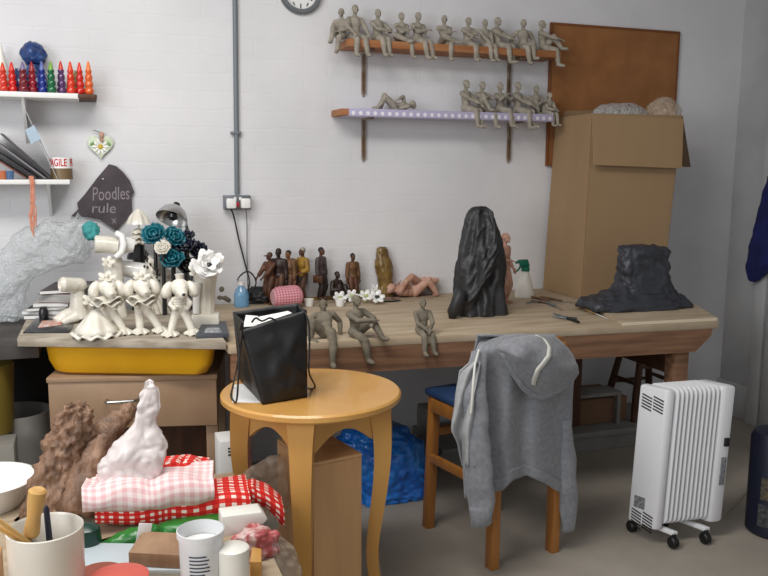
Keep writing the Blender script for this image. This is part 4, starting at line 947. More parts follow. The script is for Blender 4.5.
f2=Fig(hip=(0,0,.08),neck=(.27,.02,.16),fl=(-.3,-.1,.05),fr=(-.34,.08,.05)); f2.__dict__.update({k:(v.copy() if isinstance(v,Vector) else v) for k,v in f.__dict__.items()}); f2.elbR,f2.wrR=ik(f2.sR,V(.05,.1,.2),.17,.15,(0,.3,1))
clay('pink_figurine','pink clay figure lying behind the foremost reclining one','reclining pink figures',pc+V(.02,.06,.03),.25,S*.98,f2,mPink)
# dish, flowers
p=gz(390,300.5,BT+.0008); tag(build('shallow_dish',MB().lathe([(0,0),(.03,0),(.052,.008),(.05,.01),(.03,.004),(0,.004)],32,Matrix.Translation(p)),mMetal),'small silvery dish in front of the olive statue','dish')
def flower(c,r,n,mat,mid,name,lb,grp,tilt=0,cat='ornament',stem=True):
    o=thing(name,c if not stem else V(c.x,c.y,BT+.0008),lb,cat,grp); R=rot('X',.9+tilt)
    for q in range(n):
        a=2*PI*q/n; mb=MB(); mb.ell(c+R@V(math.cos(a)*r*.6,math.sin(a)*r*.6,.004*(q%2)),(r*.5,r*.34,r*.12),R@rot('Z',a)@rot('Y',-.35),10,7); build('petal',mb,mat,o)
    build('flower_centre',MB().ell(c+R@V(0,0,r*.12),(r*.3,r*.3,r*.2)),mid,o)
    if stem: build('flower_stem',MB().tube([V(c.x,c.y+.012,BT+.001),c+V(0,.008,-.004)],.005,8),mGreenS2,o)
mGreenS2=M('pale_green_glaze',(150,176,84),.4,(190,206,130),30,coat=.3)
mBlkEye=M('dark_dot',(30,34,36),.5)
fl_=[(340,303,298,.026,mGreenS2,'white flower ornament low behind the leaning-back figurine'),(352,302,296,.024,mGreenS2,'white flower ornament with green middle behind the knee-hugging figurine'),(366,303,296,.026,mGreenS2,'white flower ornament with yellow-green middle right of the knee-hugging figurine'),(377,304,297,.028,mBlkEye,'white flower ornament with a dark centre nearest the dish'),(376,297,290,.022,mPorcW,'plain white flower ornament tilted up before the olive statue')]
for i,(px,pb,py,r,mid,lb) in enumerate(fl_):
    b=gz(px,pb,BT); c=gy(px,py,b.y); flower(c,r*1.35,6,mPorcW,mid,'flower_ornament',lb,'white flower ornaments on the bench',.3*math.sin(i*2))
for i,(px,pb,lb) in enumerate([(340,306,'small white pot behind the leaning-back figurine'),(309,306,'white pot peeping out right behind the black bag'),(362,297,'green sprig pot beside the white flower ornaments')]):
    p=gz(px,pb,BT+.0008); tag(build('small_pot',MB().lathe([(0,0),(.018,0),(.024,.034),(.02,.034),(.016,.004),(0,.004)],22,Matrix.Translation(p)),mPorcW if i<2 else mGreenS2),lb,'pot')
# veiled statue
Yc=gz(480,316,BT).y+.06
vr=[(206.5,476,483),(208.5,471,488),(214,467,491.5),(224,464.5,494.5),(238,462,499),(255,459.5,502.5),(270,458,503),(284,457,502),(296,456,503.5),(308,454.5,506),(315,453.5,506.5),(319,455,504)]
vs_=thing('veiled_statue',V(gz(480,316,BT).x,Yc,BT),'tall statue shrouded in black plastic standing on the workbench','statue')
mb=rowsolid(vr,Yc,.72,150,14,0,2.2)
cx=gy(480,260,Yc); 
for v in mb.bm.verts:
    a=math.atan2(v.co.y-Yc,v.co.x-cx.x); h=(v.co.z-BT)/.5
    amp=.008*min(1,max(0,(1.02-h)*2.2))
    v.co+=V(math.cos(a),math.sin(a),0)*amp*(math.sin(a*7+h*5+2*noise.noise(V(0,0,h*4)))+.6*math.sin(a*13-h*9))
    # front apron fold sweeping down to the left
    q=a+PI/2; v.co.y-=.03*math.exp(-((h-.48-.35*q)/.16)**2)*math.exp(-(q/.9)**2)
    v.co.y+=.025*math.exp(-((h-.28-.3*q)/.08)**2)*math.exp(-(q/.9)**2)
    for h0,sl,wd_,am in ((.62,.3,.022,.012),(.54,.34,.02,.014),(.46,.3,.02,.014),(.38,.22,.024,.014),(.78,.1,.02,.006)):
        v.co.y-=am*math.exp(-((h-h0-sl*q+.03*math.sin(q*5))/wd_)**2)*math.exp(-(q/1.0)**4)
    v.co.y+=.02*math.exp(-((h-.9)/.035)**2)*math.exp(-(q/.5)**2)
mb.crumple(.004,12,6); floorclamp(mb,BT+.001); build('black_shroud',mb,mVeil,vs_,ang=180)
mb=MB(); P=[gy(x,y,Yc-.08) for x,y in ((461,290),(457,302),(453.5,312),(452,320))]; mb.tube(P,[.026,.028,.024,.014],14); mb.crumple(.006,24,3); floorclamp(mb,BT+.001); build('shroud_tail',mb,mVeil,vs_,ang=180)
f=Fig(fl=(-.06,.01,.035),fr=(.06,0,.035),hl=(-.12,-.1,.62),hr=(.14,-.06,.5),kl=(0,-1,0),kr=(0,-1,0),**ST)
p=gz(503,303,BT+.001); H=gy(503,232,p.y).z-BT
f.hip.z=.5
clay('pink_figurine','pink clay figure standing half hidden behind the black shrouded statue',None,p,.6,H,f,mPink)
# spray bottle
p=gz(524.5,297,BT+.0008); hh=gy(524.5,259,p.y).z-BT; k=thing('spray_bottle',p,'milky white spray bottle with a green trigger head on the bench','bottle'); T=Matrix.Translation(p)
r=abs(gy(533.5,296,p.y).x-gy(516,296,p.y).x)/2
build('bottle_body',MB().lathe([(0,0),(r*.96,0),(r,.006),(r*.98,hh*.12),(r*.72,hh*.36),(r*.42,hh*.58),(r*.36,hh*.64),(r*.36,hh*.68),(0,hh*.68)],36,T),mMilk,k)
build('collar',MB().lathe([(0,hh*.68),(r*.42,hh*.68),(r*.42,hh*.78),(r*.3,hh*.8),(0,hh*.8)],24,T),mGreenS,k)
mb=MB(); z=p.z+hh*.8; mb.hexa([p+V(-.028,-.011,hh*.8),p+V(.022,-.011,hh*.8),p+V(.022,.011,hh*.8),p+V(-.028,.011,hh*.8)],[p+V(-.044,-.009,hh*.98),p+V(.01,-.009,hh*.99),p+V(.01,.009,hh*.99),p+V(-.044,.009,hh*.98)],.004); build('spray_head',mb,mGreenS,k)
build('nozzle',MB().tube([p+V(-.044,0,hh*.92),p+V(-.056,0,hh*.91)],.007,12),mGreenS,k)
build('trigger',MB().tube([p+V(-.026,0,hh*.82),p+V(-.04,0,hh*.72),p+V(-.055,0,hh*.66)],[.006,.005,.004],8),mGreenS,k)
# tools
mStick=M('tool_wood',(120,92,66),.7,(92,68,48),20)
tl=[((527,296),(566,304),.006,mStick,'thick dark wooden modelling stick, topmost of the tools beside the spray bottle'),((531,300.5),(559,305),.005,mStick,'short wooden modelling tool lying under the topmost stick'),((526,303),(549,300),.004,mGrayM,'thin metal modelling tool crossing the sticks by the spray bottle'),((546,302),(563,309.5),.007,mGrayM,'grey knife with a flat blade lying between the sticks and the pliers'),((576,305),(608,319),.005,mHandle,'long pale-tipped brush lying in front of the cardboard box'),((540,297),(578,303),.007,mStick,'long dark batten lying against the cardboard box base')]
for i,(a,b,r,mt,lb) in enumerate(tl):
    z=BT+.0012+r*(1+2.1*(i in (2,))); A=gz(a[0],a[1],z); B=gz(b[0],b[1],z)
    o=thing('modelling_tool',(A+B)/2*1,lb,'tool','modelling tools on the bench'); o.location.z=BT
    M_=A.lerp(B,.6)
    build('tool_handle',MB().tube([A,A.lerp(B,.08),A.lerp(B,.3),M_],[r*.6,r,r,r*.7],10),mt,o); build('tool_tip',MB().tube([M_,M_.lerp(B,.5),B],[r*.5,r*.75,r*.2],8,.5),mMetal if i!=4 else mPaper,o)
o=thing('pliers',gz(566,317,BT),'dark pliers lying open on the front of the workbench','pliers')
A=gz(566,318,BT+.008)
for q,(e,tip) in enumerate(((gz(579,322,BT+.008),gz(553,313,BT+.008)),(gz(577,318.5,BT+.008),gz(552,316.5,BT+.008)))):
    build('handle',MB().tube([A,A.lerp(e,.5)+V(0,.006*(1 if q else -1),0),e],[.004,.006,.005],8),mBlack,o); build('jaw',MB().tube([A,A.lerp(tip,.6),tip],[.006,.005,.002],8),mGrayM,o)
build('pivot',MB().lathe([(0,-.007),(.009,-.007),(.009,.007),(0,.007)],16,Matrix.Translation(A)),mGrayM,o)
# black bundle
Yc=gz(640,312,PZ).y+.13
noise_rows('black_bundle','squat bundle wrapped in black bin liner on the right end of the bench',[(245.5,622,654),(248,620,665),(262,619,667),(276,617,667),(286,613,668),(292,600,672),(297,588,678),(303,583,683),(309,588,683),(315,605,668)],Yc,mBin,.5,.02,8,5,'bundle',ex=3.2,zmin=PZ+.001,sub=8,nn=80)
# ------------------------------------------------------------------ left desk, drawer desk, tray, board
dz=.789; DF=gz(20,347,.775).y
k=thing('dark_desk',(-.7,3.6,0),'grimy dark desk top against the wall at the far left','desk')
build('desk_top',MB().bx(-1.4,-.195,DF,W-.005,dz-.06,dz,.004),mGrime,k)
build('shade_backing',MB().bx(-1.39,-.1,W-.16,W-.13,.001,dz-.061),M('shade_black',(30,28,28),.9),k)  # black sheet added over the bright wall to darken the space under the desk
for x in (-1.35,-.26): build('leg',MB().bx(x,x+.05,W-.1,W-.05,.001,dz-.06),mDarkW,k)
for x in (-1.35,): build('leg',MB().bx(x,x+.05,DF+.03,DF+.08,.001,dz-.06),mDarkW,k)
FLp=gz(17,338.5,.82); FRp=gz(232,341,.82); FRp.x=min(FRp.x,.452)
bp=[FLp,FRp,V(.452,3.74,.82),V(-.255,3.8,.82)]
bd=thing('display_board',V(.1,3.4,.79),'dusty wooden board carrying the white poodle figurines above the yellow tray','board')
build('board_slab',MB().hexa([V(p.x,p.y,.79) for p in bp],[V(p.x,p.y,.82) for p in bp],.002),mBoard,bd)
ex=(FRp-FLp).normalized(); ey=V(-ex.y,ex.x,0); BZ_=.8205
# tray
zt_,zb_=.788,.674
a=gp(45,352,FLp+ey*.015,ey); b=gp(218,352,FLp+ey*.015,ey)
tr=thing('yellow_tray',(a+b)/2+ey*.17,'deep yellow plastic tray wedged under the display board','tray'); tr.location.z=zb_
TW=(b-a).length; mb=MB(); ty=V(0,1,0)
def trp(u,v,z,ins): return a+ex*(ins+(TW-2*ins)*u)+ty*(ins+(.34-2*ins)*v)+V(0,0,z-a.z)
def ring(z,ins,rad=.06,n=6):
    o=[]; x0,x1,y0,y1=ins,TW-ins,ins,.34-ins
    for (cx,cy,s) in ((x1-rad,y1-rad,0),(x0+rad,y1-rad,1),(x0+rad,y0+rad,2),(x1-rad,y0+rad,3)):
        for q in range(n): t=PI/2*(s+q/(n-1)); o.append(a+ex*(cx+rad*math.cos(t))+ty*(cy+rad*math.sin(t))+V(0,0,z-a.z))
    return o
R_=[ring(zb_,.05),ring(zb_+.012,.028),ring(zb_+.05,.01),ring(zt_-.01,.002),ring(zt_,-.006),ring(zt_,.012),ring(zb_+.05,.022),ring(zb_+.014,.06)]
V_=[[mb.bm.verts.new(p) for p in r] for r in R_]; n=len(V_[0])
for q,w in zip(V_,V_[1:]):
    for i in range(n): mb.face([q[i],q[(i+1)%n],w[(i+1)%n],w[i]])
mb.face(V_[0]); mb.face(V_[-1]); build('tray_shell',mb,mYel,tr)
# drawer desk
zd=.673
a=gz(47,378,zd); b=gz(216,374.5,zd); e2=(b-a); e2.z=0; DW=e2.length; e2.normalize(); n2=V(-e2.y,e2.x,0)
def dk(x,y,z): return V(a.x,a.y,0)+e2*x+n2*y+V(0,0,z)
def dbox(x0,x1,y0,y1,z0,z1,bev=.003): return MB().hexa([dk(x0,y0,z0),dk(x1,y0,z0),dk(x1,y1,z0),dk(x0,y1,z0)],[dk(x0,y0,z1),dk(x1,y0,z1),dk(x1,y1,z1),dk(x0,y1,z1)],bev)
k=thing('drawer_desk',dk(DW/2,.22,0),'beige laminate desk with one wide drawer below the yellow tray','desk')
build('desk_top',dbox(-.004,DW+.004,0,.42,zd-.02,zd),mDesk,k)
zdl=gp(60,430,dk(0,0,0),n2).z
dr=build('drawer',dbox(.0,DW-.0,.006,.03,zdl,zd-.021),mDesk,k)
hA=gp(105,402,dk(0,-.02,0),n2); hB=gp(137,400,dk(0,-.02,0),n2)
build('drawer_handle',MB().tube([hA+n2*.025,hA+n2*.004,hA.lerp(hB,.1)-n2*.008,hA.lerp(hB,.5)-n2*.01,hA.lerp(hB,.9)-n2*.008,hB+n2*.004,hB+n2*.025],.006,10),mMetal,dr)
for x,y in ((DW-.045,.031),(DW-.045,.37),(0,.031),(0,.37)): build('leg',dbox(x,x+.045,y,y+.045,.001,zd-.0205),mDesk,k)
build('shade_panel',dbox(.046,DW-.046,.385,.4,.08,zd-.0205),mDarkW,k)  # dark panel added at the rear to stand for the gloom below the drawer
for x in (0,DW-.018): build('side_rail',dbox(x,x+.018,.077,.369,zd-.12,zd-.0205),mDesk,k)
# things under the dark desk, at the left edge
p=gz(-8,436,.36)
c=gy(-6,436,3.35); tag(build('olive_bucket',MB().lathe([(0,0),(.085,0),(.1,.27),(.094,.27),(.08,.006),(0,.006)],36,Matrix.Translation((c.x-.02,3.42,c.z))),M('olive_plastic',(112,96,36),.5)),'dull olive bucket on the grey carton at the left frame edge','bucket')
zc=c.z
tag(build('grey_carton',MB().bx(c.x-.3,gy(16,445,3.3).x,3.22,3.36,.001,zc-.001,.004),M('grey_card',(140,136,128),.8)),'pale grey carton under the dark desk at the left frame edge','carton')
c=gy(34,405,3.5); tag(build('grey_basin',MB().lathe([(0,.0),(.1,0),(.13,c.z-.03),(.124,c.z-.03),(.095,.006),(0,.006)],40,Matrix.Translation((c.x-.07,3.55,.001))),mGreyB),'grey basin standing in the dark under the desk left of the drawer','basin') if c.z>0 else None
# ------------------------------------------------------------------ things on the board
def on(px,py): 
    p=gz(px,py,BZ_); return p
def ruffle(mb,c,r0_,r1_,h,n=9,amp=.25,R=None,cup=0):
    R=R or Matrix.Identity(3)
    mb.grid(lambda u,v:c+R@V((r0_+(r1_-r0_)*v)*(1+amp*.3*v*math.sin(n*2*PI*u))*math.cos(2*PI*u),(r0_+(r1_-r0_)*v)*(1+amp*.3*v*math.sin(n*2*PI*u))*math.sin(2*PI*u),h*(1-v)+cup*v*v+amp*r1_*.45*v*math.sin(n*2*PI*u)),n*7,5,close_u=True)
def petals(mb,c,r,n,R,lift=.35,w=.36,t=.12):
    for q in range(n):
        a=2*PI*q/n; mb.ell(c+R@V(math.cos(a)*r*.6,math.sin(a)*r*.6,0),(r*.5,r*w,r*t),R@rot('Z',a)@rot('Y',-lift),10,7)
def poodle(lb,px,py,pt,legs=(-.3,.3),yaw=0,skirt=None,collar=True,stripes=False,ears=1,flower_=True,arms=True,mat=mPorc,group='white porcelain poodles on the display board'):
    p=on(px,py); H=gy(px,pt,p.y).z-p.z; o=thing('poodle_figurine',p,lb,'figurine',group)
    T=lambda x,y,z:p+rot('Z',yaw)@V(x*H,y*H,z*H)
    mb=MB()
    hipz=.42
    for s,l in zip((-1,1),legs): mb.tube([T(.05*s,0,hipz),T((.05*s+l*.25),-.02,.22),T(.05*s+l*.45,-.06,.03)],[.08*H,.068*H,.06*H],12)
    mb.ell(T(0,0,.47),(.12*H,.1*H,.12*H)); mb.tube([T(0,0,.45),T(0,0,.58),T(0,-.01,.68)],[.11*H,.1*H,.06*H],14)
    if arms:
        for s in (-1,1): mb.tube([T(.09*s,0,.62),T(.17*s,-.05,.52),T(.1*s,-.12,.46)],[.042*H,.038*H,.036*H],10); mb.ell(T(.1*s,-.12,.46),(.045*H,)*3)
    mb.ell(T(0,-.02,.79),(.16*H,.15*H,.14*H)); mb.tube([T(0,-.1,.76),T(.02,-.22,.71),T(.025,-.27,.7)],[.1*H,.085*H,.07*H],12); mb.ell(T(.025,-.27,.7),(.072*H,)*3)
    build('body',mb,mat,o,ang=180,voxel=.0035,smooth=3)
    if ears:
        for s in (-1,1):
            mb=MB(); mb.tube([T(.11*s,-.01,.88),T(.2*s,-.04,.8),T(.225*s,-.06,.69),T(.2*s,-.07,.62)],[.05*H,.085*H,.095*H,.06*H],12); build('ear',mb,mat,o,ang=180,sub=1)
    for s in (-1,1): build('eye',MB().ell(T(.06*s,-.155,.82),(.018*H,)*3,None,8,6),mPorcW,o)
    build('nose',MB().ell(T(.025,-.34,.715),(.03*H,.022*H,.024*H),None,10,6),mBlackG if stripes else mat,o)
    for s,l in zip((-1,1),legs):
        mb=MB(); c=T(.05*s+l*.45,-.06,.0)
        ruffle(mb,c+V(0,0,.004),.04*H,.14*H,.085*H,7,.3); build('cuff',mb,mat,o,ang=180,solid=.004)
    if collar:
        mb=MB(); ruffle(mb,T(0,-.01,.6),.05*H,.27*H,.04*H,5,.42); build('collar',mb,mat,o,ang=180,solid=.005)
        mb=MB(); ruffle(mb,T(0,-.02,.52),.06*H,.24*H,.05*H,6,.42); build('collar',mb,mat,o,ang=180,solid=.005)
    if stripes:
        for q in range(4): build('jumper_band',MB().lathe([(.1*H,-.012*H),(.122*H,0),(.1*H,.012*H)],24,Matrix.Translation(T(0,0,.48+.045*q))),mat,o)
    if flower_:
        mb=MB(); petals(mb,T(0,-.03,.94),.14*H,5,rot('X',.5)); mb.ell(T(0,-.04,.96),(.04*H,)*3); build('head_flower',mb,mat,o)
    else: build('topknot',MB().lathe([(0,.86*H),(.05*H,.88*H),(.06*H,.96*H),(.075*H,1.0*H),(0,.985*H)],18,Matrix.Translation(p)),mat,o)
    if skirt:
        mb=MB(); c=T(0,0,.5); w=skirt
        ruffle(mb,T(w[0]*.8,.02,.06),.05*H,w[1]*.95*H,.36*H,7,.16); ruffle(mb,T(w[0]*.8,.02,.02),w[1]*.62*H,w[1]*1.08*H,.09*H,11,.2); 
        build('skirt',mb,mat,o,ang=180,solid=.006)
    return o
poodle('white porcelain poodle with a head flower and big frilled skirt spread to the left',109,335,273,(.1,.4),.12,skirt=(-.22,.36))
poodle('white porcelain poodle with long ears and frilled collar, standing between skirted and striped ones',143,333,272,(.0,.5),.08)
poodle('white porcelain poodle in a ringed jumper with dark nose and plain topknot',181,335,274,(-.28,.3),0,collar=False,stripes=True,flower_=False)
# seated poodle at left with barrel snout
p=on(76,322); o=thing('poodle_figurine',p,'cream porcelain poodle slumped at the board left side with a barrel-like snout','figurine','white porcelain poodles on the display board'); s=.0038
mb=MB(); D=lambda x,y,d=0: gy(x,y,p.y-d)
mb.tube([D(80,318),D(79,306),D(77,292)],[.04,.036,.026],14); mb.tube([D(72,312),D(64,315),D(55,321,.02)],[.022,.02,.016],12); mb.tube([D(77,316,.02),D(68,320,.03),D(62,324,.04)],[.022,.02,.016],12); mb.ell(D(78,285),(.036,.032,.03)); mb.tube([D(88,312),D(91,304),D(90,297)],[.016,.016,.014],10)
build('body',mb,mPorc,o,ang=180,voxel=.0035,smooth=3)
build('snout',MB().tube([D(76,285,.03),D(74,285,.03),D(62,284.5,.06),D(61,284.5,.06)],[.022,.03,.03,.024],20),mPorc,o)
mb=MB(); petals(mb,D(90,300,.03),.03,5,rot('X',1.0)); mb.ell(D(90,300,.035),(.012,)*3); build('flower',mb,mPorc,o)
# small flower post beside
# vase-like poodle with star flower crown
p=on(207,326); o=thing('porcelain_vase',p,'white porcelain fluted vase figure crowned with a big open flower on a square base','vase'); D=lambda x,y,d=0: gy(x,y,p.y-d)
build('base',MB().box(D(206,320),(.11,.1,.055),rot('Z',-.2),.01),mPorc,o)
build('fluted_body',MB().lathe([(.028,0),(.03,.03),(.036,.1),(.048,.17),(.05,.2),(0,.19)],40,Matrix.Translation(D(207,313)),wave=lambda a,z:.05*math.sin(9*a)),mPorc,o)
build('side_tube',MB().tube([D(196,313,.02),D(196.5,295,.025),D(198,282,.03)],[.013,.014,.015],14),mPorcW,o)
mb=MB()
for q_,(dx,dy,rr2,an) in enumerate(((0,0,.058,.95),(3,-2,.046,1.1),(-3,2,.05,.8),(1,-5,.034,1.2))): ruffle(mb,D(208+dx,267+dy,.05+.012*q_),.008,rr2,.0,5,.55,rot('Y',.2*q_-.3)@rot('X',an),.02)
build('flower_crown',mb,mPorcW,o,ang=180,solid=.004)
build('flower_crown_centre',MB().ell(D(209,266,.09),(.014,.01,.014)),mBlackG,o)
mb=MB(); petals(mb,D(197,271,.03),.035,5,rot('X',.8)); build('side_flower',mb,mPorc,o)
# reclining tube poodle with pierced flower end
p=on(150,318); yy_=p.y+.16; D=lambda x,y,d=0: gy(x,y,yy_-d)
o=thing('porcelain_horn',V(p.x,yy_,BZ_),'white porcelain horn-shaped figure lying on its stand with a pierced frilly flower end','ornament')
build('horn_tube',MB().tube([D(112,264),D(122,268),D(140,271),D(152,272)],[.02,.034,.037,.034],22),mPorcW,o)
mb=MB(); 
for q in range(5): ruffle(mb,D(154+q*1.8,268+q*2,.02),.01,.052+.005*q,.0,7,.5,rot('Z',.4)@rot('X',1.1)@rot('Y',.5)); 
build('pierced_flower',mb,mPorc,o,ang=180,solid=.004)
mb=MB()
for q in range(16): mb.ell(D(155+random.uniform(-11,12),267+random.uniform(-13,14),.065+random.uniform(0,.01)),(.005,.004,.007),None,8,6)
build('pierced_hole',mb,mDarkF,o)
mb=MB(); mb.grid(lambda u,v:D(147+9*v+(4+20*v)*u**1.2+1.2*u, 281-3*v+(39-2*v)*u,.05+.012*math.sin(v*5*2*PI)+.02*v),16,60); build('ridged_tail',mb,mPorc,o,ang=180,solid=.012)
build('stand',MB().tube([V(D(150,300).x,yy_,BZ_),D(150,300),D(148,278)],[.05,.045,.03],18),mPorc,o)
# cup figure lying on top, umbrella figure
yy_=on(118,318).y+.05; D=lambda x,y,d=0: gy(x,y,yy_-d)
o=thing('porcelain_mug',V(D(112,250).x,yy_,BZ_),'white porcelain mug-like figure lying sideways high on a pillar behind the skirted poodle','ornament')
build('mug_barrel',MB().tube([D(94.5,244),D(95.5,244),D(106,244.5),D(118,246),D(119,246)],[.03,.037,.036,.036,.03],28),mPorc,o)
build('mug_handle',MB().tube([D(116,233,.03),D(122,236,.04),D(124,244,.045),D(122,252,.045),D(116,257,.04)],[.012,.014,.015,.014,.012],12),mPorcW,o)
build('mug_end',MB().tube([D(124,245),D(129,245),D(134,246)],[.035,.034,.028],24),mPorcW,o)
build('pillar',MB().lathe([(.05,0),(.042,.06),(.036,D(112,258).z-BZ_),(0,D(112,258).z-BZ_)],26,Matrix.Translation((D(113,258).x,yy_,BZ_)),wave=lambda a,z:.04*math.sin(8*a)),mPorc,o)
mb=MB(); petals(mb,D(108,262,.06),.026,5,rot('X',1.0)); build('pillar_flower',mb,mPorc,o)
yy_=min(on(138,318).y+.22,W-.12); D=lambda x,y,d=0: gy(x,y,yy_-d)
o=thing('umbrella_figurine',V(D(138,240).x,yy_,BZ_),'pale porcelain figurine holding a scalloped umbrella before the white wall','figurine')
c=D(138.5,221); build('umbrella',MB().lathe([(0,.045),(.008,.052),(.016,.042),(.036,.022),(.05,-.012),(.045,-.012),(.03,.014),(0,.03)],48,Matrix.Translation(c),wave=lambda a,z:.08*math.sin(8*a)),mPorc,o)
build('handle',MB().tube([c+V(0,0,.02),c+V(0,0,-.06)],.0045,8),mPorc,o)
mb=MB(); 
for q in range(3): ruffle(mb,D(138.5,233+5*q),.01,.03+.004*q,.018,7,.3)
build('frilled_dress',mb,mPorc,o,ang=180,solid=.004)
build('plinth',MB().lathe([(.04,0),(.03,.05),(.025,D(138,244).z-BZ_),(0,D(138,244).z-BZ_)],22,Matrix.Translation((D(138.5,240).x,yy_,BZ_))),mBlackG,o)
# dark ball
yy_=on(140,322).y+.12; D=lambda x,y,d=0: gy(x,y,yy_-d)
yb=on(139,318).y+.25
o=thing('dark_bowl',V(gy(139,256,yb).x,yb,BZ_),'upturned charcoal bowl perched between the white horn and the turquoise roses','bowl')
build('bowl_dome',MB().lathe([(.05,-.012),(.048,.004),(.036,.026),(.016,.036),(0,.038)],32,Matrix.Translation(gy(138.5,256,yb))),mBlackG,o)
build('bowl_post',MB().lathe([(.03,0),(.02,.1),(.02,gy(139,258,yb).z-BZ_),(0,gy(139,258,yb).z-BZ_)],18,Matrix.Translation((gy(139,256,yb).x,yb,BZ_))),mPorc,o)
# roses
def rose(px,py,r,mat,lb,Y_,grp,sd):
    random.seed(sd); c=gy(px,py,Y_); o=thing('ceramic_rose',V(c.x,c.y,BZ_),lb,'ornament',grp)
    R=rot('Z',random.uniform(-.5,.5))@rot('X',random.uniform(.4,1.0))
    for L_,(n,rr,lift) in enumerate(((6,r,.25),(5,r*.8,.6),(4,r*.58,1.0))):
        for q in range(n):
            a=2*PI*q/n+L_*.6; mb=MB()
            R2=R@rot('Z',a)@rot('Y',-lift); base=c+R@V(math.cos(a)*rr*.28,math.sin(a)*rr*.28,r*.1*L_)
            mb.grid(lambda u,v:base+R2@V(rr*.75*v,(u-.5)*rr*1.15*math.sin(PI*min(1,.25+.6*v)),rr*(.28*(2*u-1)**2+.22*v*v+.05*math.sin(9*u+q)*v)),8,6)
            build('petal',mb,mat,o,ang=180,solid=.005)
    build('rose_heart',MB().ell(c+R@V(0,0,r*.25),(r*.28,)*3),mat,o)
    build('rose_stalk',MB().tube([V(c.x,c.y+.01,BZ_),c],[.01,.008],8),mBlackG,o)
    random.seed(7)
Yr=min(on(165,322).y+.22,W-.14)
rose(155,237,.055,mTeal,'large turquoise ceramic rose upper left of the dark rose cluster',Yr,'turquoise ceramic roses',1)
rose(173,239,.05,mTeal,'turquoise ceramic rose directly under the silver lamp shade',Yr,'turquoise ceramic roses',2)
rose(173,262,.055,mTeal,'lowest turquoise ceramic rose, above the striped poodle',Yr-.04,'turquoise ceramic roses',3)
rose(186,249,.05,mNavy,'navy ceramic rose in the middle of the dark cluster',Yr-.01,'navy ceramic roses',4)
rose(197,252,.045,mNavy,'navy ceramic rose at the right end of the cluster',Yr+.02,'navy ceramic roses',5)
rose(186,268,.05,mBlackG,'black ceramic rose beneath the navy roses',Yr-.02,'navy ceramic roses',6)
rose(187,238,.035,mNavy,'small navy ceramic rose topmost under the lamp shade edge',Yr+.03,'navy ceramic roses',7)
rose(163,249,.035,mPorc,'small cream ceramic rose left of the turquoise roses',Yr-.06,'cream ceramic roses',8)
# lamp
Yl=Yr+.06; c=gy(172,218,Yl); R=rot('Y',.42)@rot('X',-.5); o=thing('desk_lamp',V(gy(186,300,Yl).x,Yl,BZ_),'desk lamp with a tilted silver dome shade over the ceramic roses','lamp')
rr=abs(gy(189,220,Yl).x-gy(156,220,Yl).x)/2
build('lamp_shade',MB().lathe([(rr*.22,rr*.86),(rr*.45,rr*.78),(rr*.75,rr*.52),(rr*.95,rr*.12),(rr,-rr*.08),(rr*.975,-rr*.08),(rr*.92,rr*.12),(rr*.72,rr*.48),(rr*.4,rr*.7),(0,rr*.72)],44,Matrix.Translation(c)@R.to_4x4()),mMetal,o)
build('bulb',MB().lathe([(0,rr*.7),(rr*.16,rr*.65),(rr*.18,rr*.4),(rr*.34,rr*.12),(rr*.24,-rr*.06),(0,-rr*.12)],22,Matrix.Translation(c)@R.to_4x4()),mBlackG,o)
build('socket_cap',MB().lathe([(0,rr*1.1),(rr*.2,rr*1.08),(rr*.24,rr*.84),(0,rr*.84)],20,Matrix.Translation(c)@R.to_4x4()),mBlack,o)
tp=c+R@V(0,0,rr*1.05)
build('lamp_arm',MB().tube([V(gy(188,300,Yl).x,Yl+.05,BZ_+.02),gy(196,256,Yl+.06),gy(186,225,Yl+.05),tp],.007,10),mGrayM,o)
build('lamp_base',MB().lathe([(0,0),(.055,0),(.055,.014),(.02,.022),(0,.022)],30,Matrix.Translation((gy(188,300,Yl).x,Yl+.05,BZ_))),mBlack,o)
# cards, booklet on board
def slab(name,lb,cat,pts,z,th,mat,grp=None,extra=None):
    P=[gz(x,y,z) for x,y in pts]; o=tag(build(name,MB().hexa(P,[p+V(0,0,th) for p in P],.0006),mat),lb,cat,grp); return o
slab('black_card','glossy black card lying at the left front corner of the display board','card',[(23,333.5),(70,333),(76,320),(36,319)],BZ_,.005,M('glossy_black',(26,26,30),.25))
o=slab('leaflet','small orange and white leaflet lying on the black card','leaflet',[(38,328),(62,325),(60,320.5),(42,321)],BZ_+.0055,.002,M('leaflet_print',(222,214,206),.6,(206,110,80),40))
o=slab('grey_booklet','thick grey booklet with pale print on the right end of the display board','booklet',[(196,338.5),(229,337.5),(226,325),(203,326)],BZ_,.016,M('booklet_cover',(72,76,84),.5))
P=[gz(x,y,BZ_+.0168) for x,y in ((204,333),(222,332.5),(219,327.5),(206,328))]; build('cover_print',MB().hexa(P,[p+V(0,0,.0006) for p in P]),M('cover_print',(190,192,196),.6,(90,94,100),60),o)
